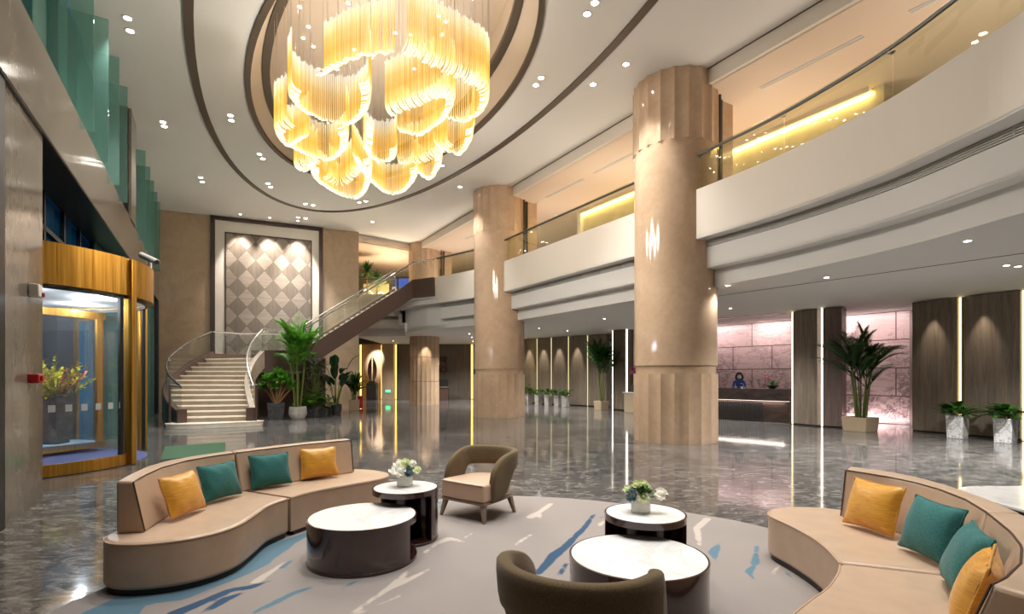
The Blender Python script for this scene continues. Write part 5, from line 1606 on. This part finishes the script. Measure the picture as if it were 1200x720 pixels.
# desk and orchid half hidden left of the nearest column
t = thing('side_console', 'pale stone console just left of the nearest column', 'console', (5.25, 22.2, 0))
m = MB(); m.box(5.3, 22.2, .42, .9, .5, .84, -.9); m.build('body', M['pot_beige'], t, bevel=.01)
m = MB(); m.box(5.3, 22.2, .86, 1.0, .58, .04, -.9); m.build('top', M['marble'], t)
t = thing('potted_orchid', 'pink orchid in a dark pot on the pale console', 'plant', (5.2, 22.2, .88))
pot_round((5.2, 22.2, .88), .12, .32, 'pot_dark', t, 1.0)
m = MB(); m.tube([(5.2, 22.2, 1.15), (5.23, 22.18, 1.6), (5.13, 22.1, 1.9)], .01, 5); m.build('stem', M['cane'], t)
m = MB()
for k in range(12): m.ball((5.16 + rnd.uniform(-.12, .1), 22.1 + rnd.uniform(-.1, .1), 1.85 + rnd.uniform(-.2, .12)), .05, 6, 5)
m.build('blossom', M['pinkfl'], t)
t = thing('extinguisher_box', 'small red fire box on the floor at the end of the tan wall', 'fire box', (-7.22, 24.75, 0))
m = MB(); m.box(-7.22, 24.75, .32, .22, .25, .60, .4); m.build('cabinet', M['redplastic'], t, bevel=.01)
m = MB(); m.box(-7.17, 24.63, .32, .16, .02, .50, .4); m.build('door', M['redplastic'], t)
# ------------------------------------------------------------------ recessed lamps
def downlight(label, x, y, z, r=.085, group='recessed ceiling downlights'):
    t = thing('recessed_downlight', label, 'downlight', (x, y, z), group)
    m = MB(); m.lathe([(r * .8, -.012), (r * 1.15, -.010), (r * 1.2, 0), (r * .8, 0)], 20, (x, y, z), close_prof=True); m.build('trim_ring', M['lampring'], t, smooth=40)
    m = MB(); m.lathe([(0, -.008), (r * .8, -.008), (r * .8, -.004), (0, -.004)], 20, (x, y, z)); m.build('lens', M['lamp'], t)
    return t
def spot(loc, target, power, size=70, blend=.5, col=(1, .985, .955), rad=.06):
    l = bpy.data.lights.new('spot_lamp', 'SPOT'); l.energy = power; l.spot_size = math.radians(size); l.spot_blend = blend; l.color = col; l.shadow_soft_size = rad
    o = bpy.data.objects.new('spot_lamp', l); COL.objects.link(o); o.location = loc
    o.rotation_euler = (Vector(target) - Vector(loc)).to_track_quat('-Z', 'Y').to_euler()
    return o
def area(loc, target, power, sx, sy, col=(1, .86, .68)):
    l = bpy.data.lights.new('area_lamp', 'AREA'); l.shape = 'RECTANGLE'; l.size = sx; l.size_y = sy; l.energy = power; l.color = col
    o = bpy.data.objects.new('area_lamp', l); COL.objects.link(o); o.location = loc
    o.rotation_euler = (Vector(target) - Vector(loc)).to_track_quat('-Z', 'Y').to_euler()
    return o
def Cp(px, py, z=ZC):
    y = 610 * (z - 1.6) / (440 - py); return ((px - 600) / 610 * y, y)
PAIRS = [('left of the outer oval trim, nearest the granite beam', (149.5, 21), (152.5, 36)),
         ('left of the outer oval trim above the dark upper pier', (191, 143), (192.5, 148)),
         ('between the outer oval trim and the tan wall corner', (235, 208), (237, 213)),
         ('between the two oval trims at their left side', (270, 135), (271.3, 141)),
         ('between the two oval trims, second from the left', (304, 180.5), (308, 186)),
         ('between the two oval trims, third from the left', (314, 215), (317, 219)),
         ('inside the outer oval trim above the diamond panel', (358, 239), (367, 240.5)),
         ('inside the outer oval trim under the far chandelier end', (421, 237.3), (428.5, 235.8)),
         ('outside the outer oval trim above the diamond panel', (349.4, 254.8), (358, 256)),
         ('right of the chandelier between the two oval trims', (634, 91), (628, 99.5)),
         ('between the oval trims at the top picture edge', (697, 3), (688, 16))]
for nm, a, b in PAIRS:
    for w, p in (('far' if a[1] > b[1] else 'near', a), ('near' if a[1] > b[1] else 'far', b)):
        x, y = Cp(*p); downlight('%s lamp of twin downlights %s' % (w, nm), x, y, ZC)
    (x, y), (x2, y2) = Cp(*a), Cp(*b)
    spot(((x + x2) / 2, (y + y2) / 2, ZC - .05), ((x + x2) / 2, (y + y2) / 2, 0), 450, 78, .7)
SING = [('single downlight just right of the chandelier bottom, inside the outer oval trim', (518, 194)), ('single downlight next to the second column top', (539, 219)),
        ('single downlight near the end of the tan wall', (436.5, 260)), ('single downlight left of the nearest column capital, closer to the column', (733.6, 75)), ('single downlight left of the nearest column capital, closer to the oval trim', (695, 98.6))]
for nm, p in SING:
    x, y = Cp(*p); downlight(nm, x, y, ZC); spot((x, y, ZC - .05), (x, y, 0), 330, 78, .7)
# unseen lamps added for light to the same ceiling beyond the picture's top edge, over the lounge
for x, y in ((-1.5, 6.6), (1.6, 7.2), (-2.2, 4.2), (.2, 4.6), (2.4, 4.2), (-3.6, 7.4), (.4, 2.2), (3.4, 5.6), (5.1, 4.7)):
    downlight('unseen downlight added to the white ceiling over the lounge seats, above the picture', x, y, ZC); spot((x, y, ZC - .05), (x, y, 0), 330, 64, .7, (1, .98, .945))
# wall washers over the diamond panel
for i, s_ in enumerate((3.1, 4.28, 5.45)):
    x, y = WB(s_, .75); downlight(['left', 'middle', 'right'][i] + ' one of the three wall washers above the diamond panel', x, y, ZC, .06)
    tx, ty = WB(s_, .0); spot((x, y, ZC - .05), (tx, ty, 5.6), (520, 700, 900)[i], 58, .7, (1, .93, .84))
# lower ceiling
LOW = [('downlight in the low ceiling nearest the picture\'s right edge, single', (1134, 282)), ('left of two small downlights above the right broad walnut panel', (1179.5, 311)), ('right of two small downlights above the right broad walnut panel', (1193, 312)),
       ('low-ceiling downlight over the floor before the reception desk', (968.6, 325)), ('low-ceiling downlight beside the nearest column', (853, 334.5)), ('low-ceiling downlight between the farthest and the second column', (550, 391.5))]
for nm, p in LOW:
    x, y = Cp(p[0], p[1], ZL); downlight(nm, x, y, ZL, .06); spot((x, y, ZL - .03), (x, y, 0), 50 if p[0] == 853 else 400, 130, .7)
for x, y in ((3.4, 19.2), (1.2, 23.0), (2.6, 24.4), (-.6, 26.5), (-2.2, 28.5), (5.3, 17.3), (-5.6, 31.2), (-7.2, 31.6), (-2.4, 32.0), (9.3, 8.6), (6.8, 16.2)):  # extra lamps added to brighten the floor and soffit under the gallery
    downlight('small downlight added to the low ceiling under the gallery, lit', x, y, ZL, .05, 'added small lamps under the gallery'); spot((x, y, ZL - .03), (x, y, 0), 330, 130, .7)
# scallops on the walnut panels
for (p, q, k) in ((PA, PB, .5), (PC, PD, .38)):
    p, q = Vector(p), Vector(q); d = (q - p).normalized(); n_ = Vector((d.y, -d.x)); a = p.lerp(q, k)
    l = a + n_ * .26; spot((l.x, l.y, ZL - .04), (a.x, a.y, 1.2), 75, 42, .8, (1, .88, .70), .02)
for i in range(4):
    a = q0.lerp(q1, (fr[i] + fr[i + 1]) / 2); d = (q1 - q0).normalized(); n_ = Vector((d.y, -d.x)); l = a + n_ * .3
    spot((l.x, l.y, ZL - .04), (a.x, a.y, 1.1), 150, 42, .8, (1, .90, .74), .02)
spot((-4.45, 27.2, ZL - .04), (-4.62, 27.75, 2.3), 90, 45, .8, (1, .88, .7), .02)       # farthest column
spot((-9.02, 33.3, ZL - .06), (-9.02, 34.8, 2.6), 330, 50, .7, (1, .95, .9), .02)       # sculpture
# reception wash
for x, y in ((8.3, 21.6), (9.6, 19.9), (10.9, 18.1)):
    area((x, y, ZL - .08), (x + 1.3, y + .8, .2), 15, 1.6, .2, (1, .86, .84))
area((12.0, 17.2, .10), (12.9, 17.6, 1.2), 9, 1.8, .12, (1, .86, .84)); area((11.7, 16.8, ZL - .08), (12.7, 17.4, 1.0), 12, 1.8, .2, (1, .86, .84))
p = (RA + RB_) / 2 + rn * .075; q_ = area((p.x, p.y, .712), (p.x, p.y, 0), 14, 2.9, .05, (1, .84, .74)); q_.rotation_euler = (0, 0, math.atan2(rd.y, rd.x))
# gallery cove along the golden wall, glow on the upper ceiling
def cove(t0, t1, o, power, nm):
    a, b = Vector(CU(t0, o)), Vector(CU(t1, o)); c_ = (a + b) / 2; L = (b - a).length
    l = bpy.data.lights.new('cove_lamp', 'AREA'); l.shape = 'RECTANGLE'; l.size = L; l.size_y = .10; l.energy = power; l.color = (1, .80, .34)
    ob = bpy.data.objects.new('cove_lamp', l); COL.objects.link(ob); ob.location = (c_.x, c_.y, ZP - .10)
    d = (b - a).normalized(); z = (V3(V) * -.75 + Vector((0, 0, 1)) * .66).normalized(); x_ = V3(d); y_ = z.cross(x_)
    ob.rotation_euler = Matrix((x_, y_, z)).transposed().to_euler()
    t = thing('cove_light', nm, 'light strip', (c_.x, c_.y, ZP - .1))
    m = MB(); m.seg(Vector(CU(t0, 3.42)), Vector(CU(t1, 3.42)), -.03, ZP - .06, ZP - .02); m.build('tube', M['led_cove'], t)
    m = MB(); m.seg(Vector(CU(t0, 3.30)), Vector(CU(t1, 3.30)), -.02, ZP - .11, ZP - .001); m.build('shield', M['peach'], t)
def V3(v): return Vector((v.x, v.y, 0))
cove(-2.85, 8.0, 3.37, 60, 'golden cove light along the top of the gallery wall')
for t_ in (-6, -1, 3.5, 8, 12.5, 16):
    x, y = CU(t_, 1.7); area((x, y, 5.62), (x, y, 8.3), 34, 2.6, .5, (1, .88, .75))
for i, t_ in enumerate((-5.6, -2.6, 3.4, 6.2, 9.0, 13.2)):
    x, y = CU(t_, 1.15); a = Vector(CU(t_ - 1.1, 1.15)); b = Vector(CU(t_ + 1.1, 1.15))
    tt = thing('linear_vent', ['linear ceiling vent of the gallery at the top right corner of view', 'linear ceiling vent of the gallery right of the nearest column', 'first linear ceiling vent of the gallery left of the nearest column',
        'second linear ceiling vent of the gallery left of the nearest column', 'linear ceiling vent of the gallery right of the second column', 'linear ceiling vent of the gallery left of the second column'][i], 'vent', (x, y, ZP))
    m = MB(); m.seg(a, b, .10, ZP - .008, ZP - .001); m.build('slot', M['greymetal'], tt)
    m = MB(); m.seg(a, b, .012, ZP - .014, ZP - .001, -.012); m.seg(a, b, .012, ZP - .014, ZP - .001, .10); m.build('edge_trim', M['lampring'], tt)
area((-6.6, 29.2, 5.65), (-7.2, 29.4, 8.3), 120, 2.2, 1.2, (1, .80, .55)); area((-7.6, 29.6, 5.7), (-8.2, 30.5, 6.6), 14, .8, .3, (1, .85, .6))  # unseen lamps added behind the parapet to light the upper passage
# chandelier light
for x, y, p in ((-2.0, 9.6, 130), (-3.4, 10.3, 130), (-1.9, 11.6, 130), (-3.9, 12.2, 130), (-3.2, 13.6, 130)):
    l = bpy.data.lights.new('chandelier_lamp', 'POINT'); l.energy = p; l.color = (1, .95, .88); l.shadow_soft_size = .45
    o = bpy.data.objects.new('chandelier_lamp', l); COL.objects.link(o); o.location = (x, y, 6.35)
# inside the revolving door
for k in range(6):
    a = math.radians(k * 60 + 20)
    l = bpy.data.lights.new('door_lamp', 'POINT'); l.energy = 42; l.color = (.80, .88, 1.0); l.shadow_soft_size = .03
    o = bpy.data.objects.new('door_lamp', l); COL.objects.link(o); o.location = (DC.x + 1.35 * math.cos(a), DC.y + 1.35 * math.sin(a), 2.97)
# world and camera
w = bpy.data.worlds.new('dusk'); S.world = w; w.use_nodes = True
w.node_tree.nodes['Background'].inputs[0].default_value = (.03, .10, .17, 1); w.node_tree.nodes['Background'].inputs[1].default_value = 1.0
cam = bpy.data.cameras.new('camera'); co = bpy.data.objects.new('camera', cam); COL.objects.link(co)
co.location = (0, 0, 1.6); co.rotation_euler = (PI / 2, 0, 0)
cam.sensor_width = 36; cam.lens = 36 * 610 / 1200; cam.shift_y = 80 / 1200; cam.clip_end = 200; cam.clip_start = .05
S.camera = co
S.view_settings.view_transform = 'Standard'; S.view_settings.look = 'None'; S.view_settings.gamma = 1; S.view_settings.use_curve_mapping = False
S.view_settings.exposure = 0.88
S.cycles.use_denoising = True
S.cycles.max_bounces = 10; S.cycles.diffuse_bounces = 5; S.cycles.glossy_bounces = 5; S.cycles.transparent_max_bounces = 24
S.cycles.sample_clamp_indirect = 6; S.cycles.caustics_reflective = False; S.cycles.caustics_refractive = False
